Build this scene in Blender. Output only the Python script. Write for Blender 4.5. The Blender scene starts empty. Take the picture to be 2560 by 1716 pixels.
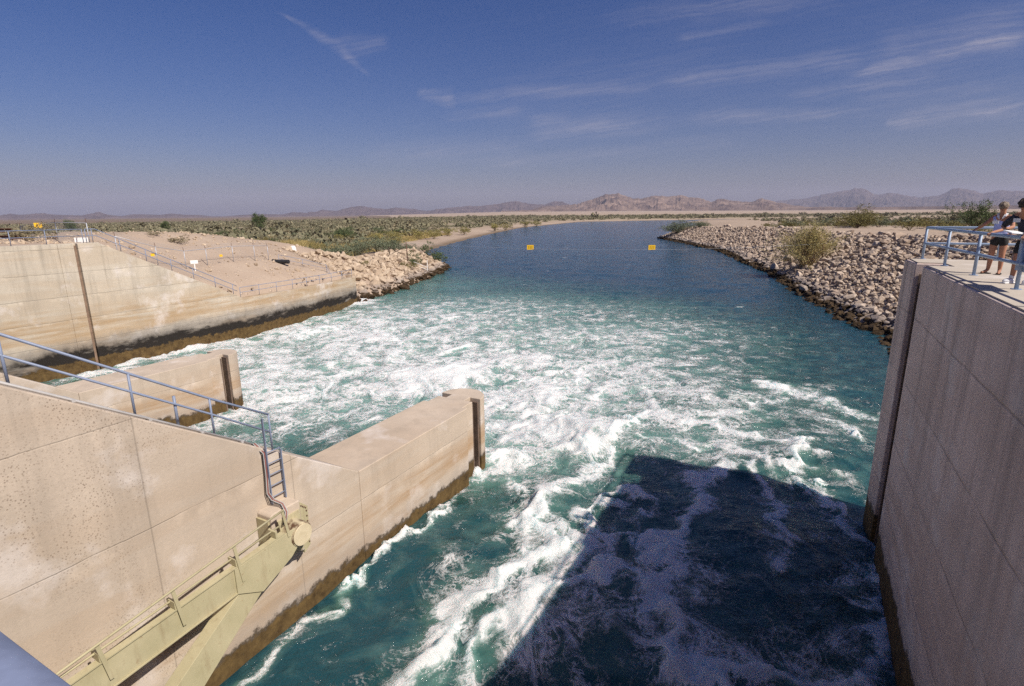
import bpy, math, random
import numpy as np
from mathutils import Vector, Matrix, Euler, noise as mnoise

R = math.radians
rng = np.random.default_rng(11)
random.seed(5)
scene = bpy.context.scene
col = scene.collection

# ------------------------------------------------------------------ frames
A = R(28.0)                                   # the dam stands 28 degrees off the camera's heading
UU = np.array([math.sin(A), math.cos(A), 0.0])    # downstream
VV = np.array([math.cos(A), -math.sin(A), 0.0])   # across, to the right bank
def W(s, t, z=0.0):
    return (s * UU[0] + t * VV[0], s * UU[1] + t * VV[1], z)
def ST(x, y):
    return x * UU[0] + y * UU[1], x * VV[0] + y * VV[1]
CAMZ = 10.8
DECK = 9.3

# ------------------------------------------------------------------ numpy noise
def vnoise(x, y, seed=0):
    xi = np.floor(x).astype(np.int64); yi = np.floor(y).astype(np.int64)
    fx = x - xi; fy = y - yi
    fx = fx * fx * fx * (fx * (fx * 6 - 15) + 10); fy = fy * fy * fy * (fy * (fy * 6 - 15) + 10)
    def h(a, b):
        n = (a * 374761393 + b * 668265263 + seed * 1442695041) & 0xFFFFFFFF
        n = ((n ^ (n >> 13)) * 1274126177) & 0xFFFFFFFF
        n = n ^ (n >> 16)
        return (n & 0xFFFFFF) / float(0xFFFFFF)
    a = h(xi, yi); b = h(xi + 1, yi); c = h(xi, yi + 1); d = h(xi + 1, yi + 1)
    return (a * (1 - fx) + b * fx) * (1 - fy) + (c * (1 - fx) + d * fx) * fy
def fbm(x, y, octv=4, seed=0, gain=0.5, ridged=False):
    out = 0; amp = 1; tot = 0
    for k in range(octv):
        n = vnoise(x * 2 ** k + 17.3 * k, y * 2 ** k - 9.1 * k, seed + k)
        if ridged: n = 1 - np.abs(2 * n - 1)
        out = out + amp * n; tot += amp; amp *= gain
    return out / tot
def sstep(a, b, x):
    q = np.clip((x - a) / (b - a), 0, 1); return q * q * (3 - 2 * q)

# ------------------------------------------------------------------ mesh building
class MB:
    def __init__(self): self.v = []; self.f = []
    def add(self, vs, fs):
        n = len(self.v); self.v += [tuple(map(float, p)) for p in vs]; self.f += [tuple(i + n for i in f) for f in fs]
    def prism(self, poly, z0, z1):             # plan polygon (world xy), extruded up
        n = len(poly)
        z0s = z0 if hasattr(z0, '__len__') else [z0] * n
        z1s = z1 if hasattr(z1, '__len__') else [z1] * n
        vs = [(p[0], p[1], z) for p, z in zip(poly, z0s)] + [(p[0], p[1], z) for p, z in zip(poly, z1s)]
        fs = [tuple(range(n - 1, -1, -1)), tuple(range(n, 2 * n))]
        fs += [(i, (i + 1) % n, n + (i + 1) % n, n + i) for i in range(n)]
        self.add(vs, fs)
    def box_st(self, s0, s1, t0, t1, z0, z1):
        P = [W(s0, t0), W(s1, t0), W(s1, t1), W(s0, t1)]
        self.prism([(p[0], p[1]) for p in P], z0, z1)
    def side(self, poly_sz, t0, t1):           # polygon in (s,z), extruded across from t0 to t1
        n = len(poly_sz)
        vs = [W(s, t0, z) for s, z in poly_sz] + [W(s, t1, z) for s, z in poly_sz]
        fs = [tuple(range(n - 1, -1, -1)), tuple(range(n, 2 * n))]
        fs += [(i, (i + 1) % n, n + (i + 1) % n, n + i) for i in range(n)]
        self.add(vs, fs)
    def box(self, c, size, rot=None):
        hx, hy, hz = [q / 2 for q in size]
        vs = [Vector((x, y, z)) for x in (-hx, hx) for y in (-hy, hy) for z in (-hz, hz)]
        M = rot if rot is not None else Matrix.Identity(3)
        vs = [M @ q + Vector(c) for q in vs]
        self.add(vs, [(0, 1, 3, 2), (4, 6, 7, 5), (0, 4, 5, 1), (2, 3, 7, 6), (0, 2, 6, 4), (1, 5, 7, 3)])
    def tube(self, a, b, r0, r1=None, n=10, caps=True):
        r1 = r0 if r1 is None else r1
        a = Vector(a); b = Vector(b); d = (b - a).normalized()
        x = d.orthogonal().normalized(); y = d.cross(x)
        vs = []
        for p, r in ((a, r0), (b, r1)):
            for k in range(n):
                q = 2 * math.pi * k / n
                vs.append(p + (x * math.cos(q) + y * math.sin(q)) * r)
        fs = [(k, (k + 1) % n, n + (k + 1) % n, n + k) for k in range(n)]
        if caps: fs += [tuple(range(n - 1, -1, -1)), tuple(range(n, 2 * n))]
        self.add(vs, fs)
    def path(self, pts, r, n=8):
        pts = [Vector(p) for p in pts]
        vs = []; fs = []
        prev = None
        for i, p in enumerate(pts):
            d = (pts[min(i + 1, len(pts) - 1)] - pts[max(i - 1, 0)]).normalized()
            x = d.orthogonal().normalized() if prev is None else (prev - d * prev.dot(d)).normalized()
            prev = x; y = d.cross(x)
            rr = r[i] if hasattr(r, '__len__') else r
            for k in range(n):
                q = 2 * math.pi * k / n
                vs.append(p + (x * math.cos(q) + y * math.sin(q)) * rr)
        for i in range(len(pts) - 1):
            for k in range(n):
                fs.append((i * n + k, i * n + (k + 1) % n, (i + 1) * n + (k + 1) % n, (i + 1) * n + k))
        fs += [tuple(range(n - 1, -1, -1)), tuple(range((len(pts) - 1) * n, len(pts) * n))]
        self.add(vs, fs)
    def build(self, name, m, parent=None, smooth=False, bevel=0, origin=None):
        return link_mesh(name, self.v, self.f, m, parent, smooth, bevel, origin)

ORIG = {}
def link_mesh(name, verts, faces, m, parent=None, smooth=False, bevel=0, origin=None):
    V = np.asarray(verts, dtype=float)
    if parent is not None:
        o0 = np.array(ORIG[parent.name])
    elif origin is not None:
        o0 = np.array(origin, dtype=float)
    else:
        lo = V.min(0); hi = V.max(0); o0 = np.array([(lo[0] + hi[0]) / 2, (lo[1] + hi[1]) / 2, lo[2]])
    me = bpy.data.meshes.new(name)
    me.from_pydata((V - o0).tolist(), [], faces)
    me.update()
    if smooth: me.polygons.foreach_set('use_smooth', [True] * len(me.polygons))
    me.materials.append(m)
    o = bpy.data.objects.new(name, me); col.objects.link(o)
    if parent is not None: o.parent = parent; ORIG[o.name] = o0
    else: o.location = o0.tolist(); ORIG[o.name] = o0
    if bevel:
        b = o.modifiers.new('bevel', 'BEVEL'); b.width = bevel; b.segments = 2; b.limit_method = 'ANGLE'; b.angle_limit = R(35)
    return o

def fast_mesh(name, V, F, m, kind=None, smooth=False, attrs=None, origin=(0, 0, 0)):
    """V (n,3), F (m,3) or (m,4) arrays."""
    V = np.asarray(V, dtype=np.float32) - np.array(origin, dtype=np.float32)
    k = F.shape[1]
    me = bpy.data.meshes.new(name)
    me.vertices.add(len(V)); me.vertices.foreach_set('co', V.ravel())
    me.loops.add(F.size); me.loops.foreach_set('vertex_index', F.astype(np.int32).ravel())
    me.polygons.add(len(F)); me.polygons.foreach_set('loop_start', np.arange(0, F.size, k, dtype=np.int32))
    me.update(calc_edges=True)
    me.polygons.foreach_set('use_smooth', np.full(len(F), bool(smooth)))
    for nm, (typ, arr) in (attrs or {}).items():
        at = me.attributes.new(nm, typ, 'POINT')
        at.data.foreach_set('vector' if typ == 'FLOAT_VECTOR' else 'value', np.asarray(arr, dtype=np.float32).ravel())
    me.materials.append(m)
    o = bpy.data.objects.new(name, me); col.objects.link(o); o.location = origin
    if kind: o['kind'] = kind
    ORIG[o.name] = np.array(origin, dtype=float)
    return o

def tag(o, label=None, cat=None, group=None, kind=None):
    if label: o['label'] = label
    if cat: o['category'] = cat
    if group: o['group'] = group
    if kind: o['kind'] = kind
    return o
def thing(name, loc, label, cat, group=None):
    o = bpy.data.objects.new(name, None); col.objects.link(o); o.location = loc
    o.empty_display_size = 0.3
    ORIG[o.name] = np.array(loc, dtype=float)
    return tag(o, label, cat, group)
def copy_tree(o, loc, rz=0.0, sc=1.0, parent=None):
    c = o.copy(); col.objects.link(c)
    if parent is None:
        c.location = loc; c.rotation_euler = (0, 0, rz)
        c.scale = (sc, sc, sc) if not hasattr(sc, '__len__') else sc
    else:
        c.parent = parent
    for ch in list(o.children): copy_tree(ch, None, parent=c)
    return c

# ------------------------------------------------------------------ node helpers
class NT:
    def __init__(self, name):
        self.m = bpy.data.materials.new(name); self.m.use_nodes = True
        self.t = self.m.node_tree; self.t.nodes.clear()
        self.out = self.t.nodes.new('ShaderNodeOutputMaterial')
    def n(self, typ, ins=None, **kw):
        nd = self.t.nodes.new(typ)
        for k, v in kw.items(): setattr(nd, k, v)
        for k, v in (ins or {}).items():
            s = nd.inputs[k]
            if isinstance(v, bpy.types.NodeSocket): self.t.links.new(v, s)
            else: s.default_value = v
        return nd
    def math(self, op, a, b=0.0, c=None, clamp=False):
        nd = self.n('ShaderNodeMath', operation=op, use_clamp=clamp)
        for i, v in enumerate((a, b, c)):
            if v is None: continue
            if isinstance(v, bpy.types.NodeSocket): self.t.links.new(v, nd.inputs[i])
            else: nd.inputs[i].default_value = v
        return nd.outputs[0]
    def vmath(self, op, a, b=None, scale=None):
        nd = self.n('ShaderNodeVectorMath', operation=op)
        for i, v in enumerate((a, b)):
            if v is None: continue
            if isinstance(v, bpy.types.NodeSocket): self.t.links.new(v, nd.inputs[i])
            else: nd.inputs[i].default_value = v
        if scale is not None: nd.inputs['Scale'].default_value = scale
        return nd.outputs[0]
    def mapr(self, v, a, b, c=0.0, d=1.0, smooth=False):
        nd = self.n('ShaderNodeMapRange', {'Value': v, 'From Min': a, 'From Max': b, 'To Min': c, 'To Max': d})
        nd.clamp = True
        if smooth: nd.interpolation_type = 'SMOOTHSTEP'
        return nd.outputs[0]
    def noise(self, vec, scale, detail=4, rough=0.55, dist=0.0):
        nd = self.n('ShaderNodeTexNoise', {'Vector': vec, 'Scale': scale, 'Detail': detail, 'Roughness': rough, 'Distortion': dist})
        return nd.outputs['Fac']
    def mix(self, fac, a, b, mode='MIX'):
        nd = self.n('ShaderNodeMix', data_type='RGBA', blend_type=mode)
        for k, v in ((0, fac), (6, a), (7, b)):
            if isinstance(v, bpy.types.NodeSocket): self.t.links.new(v, nd.inputs[k])
            else: nd.inputs[k].default_value = (v if k == 0 else (*v, 1.0) if len(v) == 3 else v)
        return nd.outputs[2]
    def sep(self, v):
        nd = self.n('ShaderNodeSeparateXYZ', {0: v}); return nd.outputs
    def comb(self, x, y, z):
        nd = self.n('ShaderNodeCombineXYZ')
        for i, v in enumerate((x, y, z)):
            if isinstance(v, bpy.types.NodeSocket): self.t.links.new(v, nd.inputs[i])
            else: nd.inputs[i].default_value = v
        return nd.outputs[0]
    def pos(self): return self.n('ShaderNodeNewGeometry').outputs['Position']
    def stz(self):                       # world position turned into (across, along, up)
        nd = self.n('ShaderNodeVectorRotate', {'Vector': self.pos(), 'Angle': A}, rotation_type='Z_AXIS')
        return nd.outputs[0]
    def bump(self, h, strength, dist=0.05, normal=None):
        ins = {'Height': h, 'Strength': strength, 'Distance': dist}
        if normal is not None: ins['Normal'] = normal
        return self.n('ShaderNodeBump', ins).outputs[0]
    def principled(self, color, rough=0.8, normal=None, metallic=0.0, spec=0.5, ior=None):
        p = self.n('ShaderNodeBsdfPrincipled')
        for k, v in (('Base Color', color), ('Roughness', rough), ('Metallic', metallic), ('Specular IOR Level', spec)):
            if isinstance(v, bpy.types.NodeSocket): self.t.links.new(v, p.inputs[k])
            else: p.inputs[k].default_value = ((*v, 1.0) if k == 'Base Color' else v)
        if ior: p.inputs['IOR'].default_value = ior
        if normal is not None: self.t.links.new(normal, p.inputs['Normal'])
        self.t.links.new(p.outputs[0], self.out.inputs[0])
        return p

def simple(name, color, rough=0.7, metallic=0.0, var=0.12, scale=3.0, spec=0.4, bump=0.0):
    t = NT(name); P = t.pos()
    n = t.noise(P, scale, 5, 0.6)
    c = t.mix(t.mapr(n, 0.3, 0.7), tuple(q * (1 - var) for q in color), tuple(min(1, q * (1 + var)) for q in color))
    nm = t.bump(t.noise(P, scale * 8, 4), bump, 0.01) if bump else None
    t.principled(c, rough, nm, metallic, spec)
    return t.m

# ------------------------------------------------------------------ concrete
def concrete(name, base, tan, tan_amt=0.6, speck=0.0, joint=1.85, joint_off=0.0, algae=1.0, black=0.0, streak=0.35, vjoint=0.0, top=9.0, belt=None, jstr=0.55, jw=1.0):
    t = NT(name)
    q = t.stz(); x, y, z = t.sep(q)
    big = t.noise(q, 0.35, 5, 0.6)
    med = t.noise(q, 1.6, 6, 0.65)
    fine = t.noise(q, 14, 5, 0.7)
    # horizontal water stains: stretched along the wall
    hs = t.n('ShaderNodeMapping', {'Vector': q, 'Scale': (0.12, 0.12, 1.3)}).outputs[0]
    band = t.noise(hs, 1.0, 6, 0.62, 0.4)
    if belt:                                 # a belt of mineral stain left by the usual high water
        bz, bh, bs = belt
        zb = t.math('ADD', z, t.math('MULTIPLY', t.math('SUBTRACT', t.noise(q, 0.22, 4, 0.6), 0.5), bh * 2.2))
        bm = t.mapr(t.math('ABSOLUTE', t.math('SUBTRACT', zb, bz)), bh, bh * 0.15, 0, 1, True)
        hs2 = t.n('ShaderNodeMapping', {'Vector': q, 'Scale': (0.25, 0.25, 3.2)}).outputs[0]
        BELT = t.math('MULTIPLY', t.math('MULTIPLY', bm, t.mapr(t.noise(hs2, 1.0, 6, 0.65, 0.5), 0.36, 0.58)), bs)
    vs_ = t.n('ShaderNodeMapping', {'Vector': q, 'Scale': (1.6, 1.6, 0.10)}).outputs[0]
    vst = t.noise(vs_, 1.0, 6, 0.7)
    c = t.mix(t.mapr(big, 0.35, 0.65), tuple(b * 0.86 for b in base), tuple(min(1, b * 1.1) for b in base))
    low = t.mapr(z, top * 0.55, 0.6, 0.25, 1.0)
    c = t.mix(t.math('MULTIPLY', t.math('MULTIPLY', t.mapr(band, 0.45, 0.56), low), tan_amt), c, tan)
    c = t.mix(t.math('MULTIPLY', t.math('MULTIPLY', t.mapr(band, 0.47, 0.38), low), 0.40), c, tuple(min(1, b * 1.25) for b in base))
    if belt: c = t.mix(BELT, c, tuple(q_ * 0.92 for q_ in tan))
    c = t.mix(t.math('MULTIPLY', t.math('MULTIPLY', t.mapr(vst, 0.50, 0.66), streak), t.mapr(z, top * 0.30, top * 0.95, 0.22, 1.0)), c, tuple(b * 0.42 for b in base))
    c = t.mix(t.mapr(med, 0.3, 0.75, 0.0, 0.30), c, tuple(b * 0.72 for b in base))
    c = t.mix(t.mapr(fine, 0.25, 0.8, 0.0, 0.35), c, tuple(b * 0.65 for b in base))
    pale = t.math('MULTIPLY', t.mapr(t.noise(q, 0.55, 5, 0.6), 0.56, 0.68), 0.45)
    c = t.mix(pale, c, (0.70, 0.64, 0.60))
    # pour joints
    wob = t.math('MULTIPLY', t.math('SUBTRACT', t.noise(q, 0.9, 4), 0.5), 0.09)
    zz = t.math('ADD', t.math('ADD', z, wob), joint_off)
    fr = t.math('ABSOLUTE', t.math('SUBTRACT', t.math('FRACT', t.math('DIVIDE', zz, joint)), 0.5))
    jl = t.mapr(fr, 0.019 * jw / joint, 0.0, 0, 1)
    jm = t.math('MULTIPLY', jl, t.mapr(t.noise(q, 0.9, 3), 0.25, 0.55, 0.1, 0.9))
    wash = t.math('MULTIPLY', t.mapr(t.math('FRACT', t.math('ADD', t.math('DIVIDE', zz, joint), 0.5)), 0.80, 1.0), t.mapr(t.noise(q, 1.2, 5, 0.65), 0.50, 0.66))
    c = t.mix(t.math('MULTIPLY', wash, 0.5), c, tuple(min(1, b * 1.3) for b in base))
    h = t.math('MULTIPLY', jm, -1.0)
    c = t.mix(t.math('MULTIPLY', jm, jstr), c, tuple(b * 0.35 for b in base))
    if vjoint:
        fy = t.math('ABSOLUTE', t.math('SUBTRACT', t.math('FRACT', t.math('DIVIDE', y, vjoint)), 0.5))
        jv = t.mapr(fy, 0.02 / vjoint, 0.0, 0, 1)
        c = t.mix(t.math('MULTIPLY', jv, 0.45), c, tuple(b * 0.4 for b in base))
        h = t.math('SUBTRACT', h, jv)
    if speck:
        vo = t.n('ShaderNodeTexVoronoi', {'Vector': q, 'Scale': 22.0, 'Randomness': 1.0})
        wv = t.math('ADD', vo.outputs['Distance'], t.math('MULTIPLY', t.math('SUBTRACT', t.noise(q, 25, 3), 0.5), 0.35))
        rnd = t.sep(vo.outputs['Color'])[0]
        dots = t.math('MULTIPLY', t.mapr(wv, 0.38, 0.16), t.mapr(rnd, 0.40, 0.7))
        patch = t.math('MULTIPLY', t.mapr(t.noise(q, 0.5, 4, 0.65), 0.42, 0.60), t.mapr(y, 8.2, 4.5))
        c = t.mix(t.math('MULTIPLY', t.math('MULTIPLY', dots, patch), speck), c, (0.10, 0.055, 0.03))
    rough = 0.9
    if algae:
        lim = t.math('ADD', t.math('MULTIPLY', t.math('SUBTRACT', t.noise(q, 0.25, 2), 0.5), 0.9), t.math('MULTIPLY', t.math('SUBTRACT', t.noise(q, 2.6, 6, 0.7), 0.5), 0.9))
        zl = t.math('ADD', z, lim)
        if black:
            c = t.mix(t.mapr(zl, algae + black + 0.9, algae + black + 0.3, 0, 0.65), c, (0.19, 0.17, 0.15))
            bk = t.math('MULTIPLY', t.mapr(zl, algae + black + 0.25, algae + black - 0.25), t.mapr(t.noise(t.n('ShaderNodeMapping', {'Vector': q, 'Scale': (.2, .2, .7)}).outputs[0], 1.0, 6, 0.65), 0.36, 0.50))
            c = t.mix(bk, c, (0.020, 0.016, 0.013))
        else:
            c = t.mix(t.mapr(zl, algae + 0.75, algae + 0.1, 0, 0.5), c, (0.30, 0.26, 0.23))
            c = t.mix(t.mapr(zl, algae + 0.14, algae + 0.02, 0, 0.85), c, (0.035, 0.025, 0.015))
        alg = t.mix(t.mapr(t.noise(q, 3.0, 6, 0.7), 0.3, 0.7), (0.045, 0.026, 0.010), (0.15, 0.095, 0.035))
        c = t.mix(t.mapr(zl, algae + 0.02, algae - 0.08), c, alg)
    hh = t.math('ADD', t.math('MULTIPLY', h, 0.5), t.math('ADD', t.math('MULTIPLY', fine, 0.25), t.math('MULTIPLY', med, 0.4)))
    t.principled(c, rough, t.bump(hh, 0.5, 0.04), spec=0.25)
    return t.m

M = {}
M['pier'] = concrete('pier_concrete', (0.545, 0.445, 0.345), (0.41, 0.25, 0.125), 0.8, speck=0.0, joint=2.35, joint_off=1.25, algae=0.60, streak=0.35, top=4, belt=(1.55, 0.75, 0.85), jstr=0.4)  # the concrete's own beige tone with tan stains
M['pier_side'] = concrete('speckled_pier_concrete', (0.53, 0.435, 0.34), (0.41, 0.265, 0.145), 0.65, speck=0.6, joint=2.35, joint_off=1.25, algae=0.62, streak=0.32, vjoint=3.47, top=6, belt=(1.5, 0.7, 0.7), jstr=0.45)
M['left_wall'] = concrete('stained_wall_concrete', (0.54, 0.465, 0.365), (0.41, 0.26, 0.125), 0.95, joint=1.62, joint_off=0.2, algae=0.85, black=0.85, streak=0.55, vjoint=0.0, top=8, belt=(3.3, 1.6, 0.9), jstr=0.6, jw=2.0)
M['right_wall'] = concrete('abutment_wall_concrete', (0.66, 0.52, 0.45), (0.48, 0.32, 0.23), 0.8, joint=1.85, joint_off=0.45, algae=1.15, streak=0.85, top=9, jstr=0.75, jw=1.8)
M['deck'] = concrete('deck_concrete', (0.50, 0.43, 0.35), (0.45, 0.36, 0.26), 0.2, joint=40, algae=0, streak=0.1)
M['slot_l'] = simple('rust_stained_groove', (0.22, 0.145, 0.10), 0.85, 0, 0.3, 3)
M['slot'] = simple('rusty_slot_steel', (0.14, 0.095, 0.07), 0.8, 0, 0.35, 4)
M['rail'] = simple('blue_grey_paint', (0.20, 0.235, 0.32), 0.45, 0.0, 0.10, 6)
M['rail_r'] = simple('pale_blue_paint', (0.28, 0.36, 0.48), 0.45, 0.0, 0.10, 6)
M['rail_near'] = simple('shade_darkened_rail_paint', (0.135, 0.16, 0.245), 0.75, 0.0, 0.2, 14, spec=0.2)  # darker copy of the rail paint, with shade put into its colour
M['galv'] = simple('galvanised_steel', (0.42, 0.43, 0.46), 0.5, 0.3, 0.15, 8)
M['white'] = simple('white_paint', (0.80, 0.78, 0.74), 0.6, 0, 0.04)
M['rust'] = simple('rusted_iron', (0.12, 0.06, 0.04), 0.85, 0, 0.4, 5)
M['black'] = simple('black_rubber', (0.02, 0.02, 0.022), 0.6, 0, 0.2)
M['red_cable'] = simple('red_cable_sheath', (0.30, 0.10, 0.08), 0.6)
M['grey_cable'] = simple('grey_conduit', (0.40, 0.38, 0.36), 0.6)
M['wood'] = simple('weathered_wood', (0.10, 0.07, 0.05), 0.9, 0, 0.3, 8)
M['yellow'] = simple('yellow_sign_paint', (0.78, 0.46, 0.02), 0.5, 0, 0.06)
M['sign_black'] = simple('black_sign_paint', (0.10, 0.06, 0.01), 0.6, 0, 0.1)

def gate_paint():
    t = NT('olive_gate_paint'); P = t.stz()
    n = t.noise(P, 1.3, 6, 0.6); f = t.noise(P, 9, 5, 0.7)
    c = t.mix(t.mapr(n, 0.3, 0.7), (0.385, 0.34, 0.20), (0.475, 0.415, 0.26))
    c = t.mix(t.mapr(f, 0.62, 0.78, 0, 0.8), c, (0.22, 0.11, 0.045))
    dr = t.noise(t.n('ShaderNodeMapping', {'Vector': P, 'Scale': (3, 3, 0.5)}).outputs[0], 1.6, 6, 0.7)
    c = t.mix(t.mapr(dr, 0.52, 0.70, 0, 0.5), c, (0.27, 0.20, 0.11))
    t.principled(c, 0.6, t.bump(f, 0.15, 0.01), spec=0.35); return t.m
M['gate'] = gate_paint()
def hub_paint():
    t = NT('rust_streaked_cream_paint'); P = t.stz()
    n = t.noise(P, 3.5, 5, 0.6)
    c = t.mix(t.mapr(n, 0.42, 0.58), (0.10, 0.050, 0.025), (0.50, 0.42, 0.27))
    t.principled(c, 0.7); return t.m
M['hub'] = hub_paint()
def cap_paint():
    t = NT('cream_cap_paint'); P = t.stz()
    n = t.noise(P, 5, 6, 0.65)
    c = t.mix(t.mapr(n, 0.35, 0.65), (0.56, 0.465, 0.30), (0.64, 0.54, 0.365))
    t.principled(c, 0.55); return t.m
M['cap'] = cap_paint()

def rock_mat(name, a, b, wet):
    t = NT(name); P = t.pos(); z = t.sep(P)[2]
    oi = t.n('ShaderNodeObjectInfo').outputs['Random']
    n = t.noise(P, 1.1, 2); f = t.noise(P, 5, 6, 0.65)
    isl = t.n('ShaderNodeNewGeometry').outputs['Random Per Island']
    c = t.mix(t.math('FRACT', t.math('ADD', isl, oi)), a, b)
    c = t.mix(t.mapr(f, 0.35, 0.75, 0, 0.6), c, tuple(q * 0.5 for q in a))
    zl = t.math('ADD', z, t.math('MULTIPLY', t.math('SUBTRACT', n, 0.5), 0.8))
    c = t.mix(t.mapr(zl, wet + 0.75, wet + 0.2, 0, 0.6), c, (0.22, 0.19, 0.18))
    c = t.mix(t.mapr(zl, wet + 0.1, wet - 0.1), c, t.mix(t.mapr(f, 0.3, 0.7), (0.012, 0.009, 0.007), (0.09, 0.055, 0.025)))
    t.principled(c, 0.9, t.bump(f, 0.6, 0.06), spec=0.2); return t.m
M['rock'] = rock_mat('tan_riprap_stone', (0.34, 0.25, 0.185), (0.60, 0.48, 0.375), 0.75)
M['rock_l'] = rock_mat('pale_limestone_boulder', (0.42, 0.315, 0.22), (0.60, 0.475, 0.345), 0.8)

# ------------------------------------------------------------------ ground shape
PR = np.array([W(-60, 5.5)[:2], W(20.4, 5.6)[:2], (19.5, 22.5), (25.5, 31.5), (30.2, 40.2), (33.3, 46.4), (33.9, 52.3), (36, 59.6), (38.9, 71.7), (46.5, 96.7), (52, 122), (59.2, 152.6),
               (62.5, 198.8), (63.8, 234.4), (67, 244), (78, 252), (105, 300), (140, 400), (149, 448), (162, 470), (185, 560), (201, 643), (300, 705), (600, 780), (3000, 900)], float)
PL = np.array([W(-60, -45.0)[:2], W(31, -45.1)[:2], W(49.3, -48.6)[:2], (-16.8, 76.8), (-13.8, 101.6), (-12.9, 112), (-15.4, 121), (-24, 131), (-33, 145),
               (-25.5, 169.4), (-20.9, 222.9), (-9.4, 316.8), (7.8, 429.5), (51.6, 575.6), (91.7, 709), (133.8, 724), (203, 768.7), (300, 810), (600, 880), (3000, 1010)], float)
def sdist(x, y, P):
    """distance to polyline and side (+ = right of its direction)"""
    best = np.full(x.shape, 1e18); side = np.zeros(x.shape)
    for (x0, y0), (x1, y1) in zip(P[:-1], P[1:]):
        dx, dy = x1 - x0, y1 - y0; L2 = dx * dx + dy * dy
        q = np.clip(((x - x0) * dx + (y - y0) * dy) / L2, 0, 1)
        ex = x - (x0 + q * dx); ey = y - (y0 + q * dy)
        d = ex * ex + ey * ey
        cr = (x - x0) * dy - (y - y0) * dx
        m = d < best - 1e-9
        best = np.where(m, d, best); side = np.where(m, np.sign(cr), side)
    return np.sqrt(best) * np.where(side >= 0, 1, -1)
RH_Y = [0, 40, 60, 75, 95, 133, 169, 200, 225, 245, 300, 900]
RH_Z = [9.0, 8.5, 7.9, 7.3, 6.8, 6.6, 6.2, 5.6, 5.0, 3.6, 2.6, 2.4]
def wall_top(s):
    return np.interp(s, [-50, 20.8, 30.9, 32, 49.6, 56, 64, 80], [9.05, 9.05, 3.9, 3.5, 3.35, 2.6, 1.6, 1.2])
def crest(s):
    return np.interp(s, [-50, 24, 32, 37, 42, 46, 52, 58, 61, 64, 72], [8.5, 8.8, 9.2, 9.1, 8.7, 8.1, 7.3, 5.9, 4.9, 4.0, 1.5])
def ground_z(x, y):
    x = np.asarray(x, float); y = np.asarray(y, float)
    dR = sdist(x, y, PR); dL = -sdist(x, y, PL)
    s, t = ST(x, y)
    far = np.hypot(x, y)
    n1 = fbm(x / 14, y / 14, 4, 3) - 0.5; n2 = fbm(x / 2.2, y / 2.2, 4, 9) - 0.5
    # right bank
    hR = np.interp(y, RH_Y, RH_Z)
    slope = np.where(y < 250, 0.47, 0.10)
    zr = np.minimum(hR, dR * slope - 0.05)
    zr = zr - 0.25 * np.exp(-((zr - hR) / 0.4) ** 2)
    zr = zr + np.clip(dR - 18, 0, 1e9) * 0.0 + np.where(dR > 17, n1 * 1.2 * np.clip((dR - 17) / 20, 0, 1), 0) + n2 * 0.18
    # left bank
    dl = np.clip(dL, 0, 1e9)
    plain = np.minimum(0.045 * dl, 2.0) + np.where(dl > 10, n1 * 0.9 * np.clip(dl / 60, 0, 1), 0) + n2 * 0.1
    spit = np.where((y > 55) & (y < 135), np.minimum(0.52 * dl, 3.3) * np.clip((26 - dl) / 10, 0, 1) * np.clip((126 - y) / 12, 0, 1), 0)
    tau0 = -45.05 - np.interp(s, [31, 49.6], [0, 3.5]) - t; tau = np.clip(tau0 - 0.6, 0, 1e9)
    zw = wall_top(s) - 0.12; cr = crest(s)
    frac = np.clip(tau / 15.0, 0, 1) ** 0.8
    mound = zw + (cr - zw) * frac - np.clip(tau - 30, 0, 1e9) * 0.22 + n2 * 0.25 * np.clip(tau / 3, 0, 1) + n1 * 0.5 * np.clip(tau / 8, 0, 1)
    mound = np.where(s < 74, mound, -1)
    mound = np.where(s > 49.6, np.minimum(mound, 0.5 * dl), mound)
    behind = (s < 49.8)                     # nothing rises in front of, or inside, the wall
    mound = np.where(behind & (tau0 < 1.0), -2.0 + np.clip(tau0, 0, 1.0) * 0.5, mound)
    zl = np.maximum(np.maximum(plain, spit + n2 * 0.3), mound)
    zl = np.where(behind & (tau0 < 1.0), np.minimum(zl, mound), zl)
    bed = -3.0 * np.clip(np.minimum(np.abs(dR), np.abs(dL)) / 5.0, 0, 1)
    z = np.where(dR > 0, zr, np.where(dL > 0, zl, bed))
    # bajada rising to the mountains
    az = np.degrees(np.arctan2(x, y))
    rise = np.interp(az, [-43, -29, -15, 0, 13, 27, 43], [8, 8, 6, 34, 32, 20, 12])
    z = z + rise * np.clip((far - 1400) / 6600, 0, 1.1) ** 1.3
    # keep the ground under the abutments and the walkway
    ab = (s < 21.0) & (t > 3.0) & (t < 12) & (s > -8)
    z = np.where(ab, np.minimum(z, 9.0), z)
    ab2 = (s < 20.9) & (t < -44.4) & (t > -46)
    z = np.where(ab2, np.minimum(z, 8.9), z)
    tilt = np.interp(az, [-43, -22, -11, 0, 13, 27, 43], [-0.30, -0.22, -0.06, 0.03, 0.0, 0.0, 0.0])
    z = z + np.where((dR > 0) | (dL > 0), np.tan(np.radians(tilt)) * np.clip(far - 330, 0, 5000) * np.clip(np.maximum(dR, dL) / 120, 0, 1), 0)
    return z
def gz(x, y): return float(ground_z(np.array([x]), np.array([y]))[0])

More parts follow.
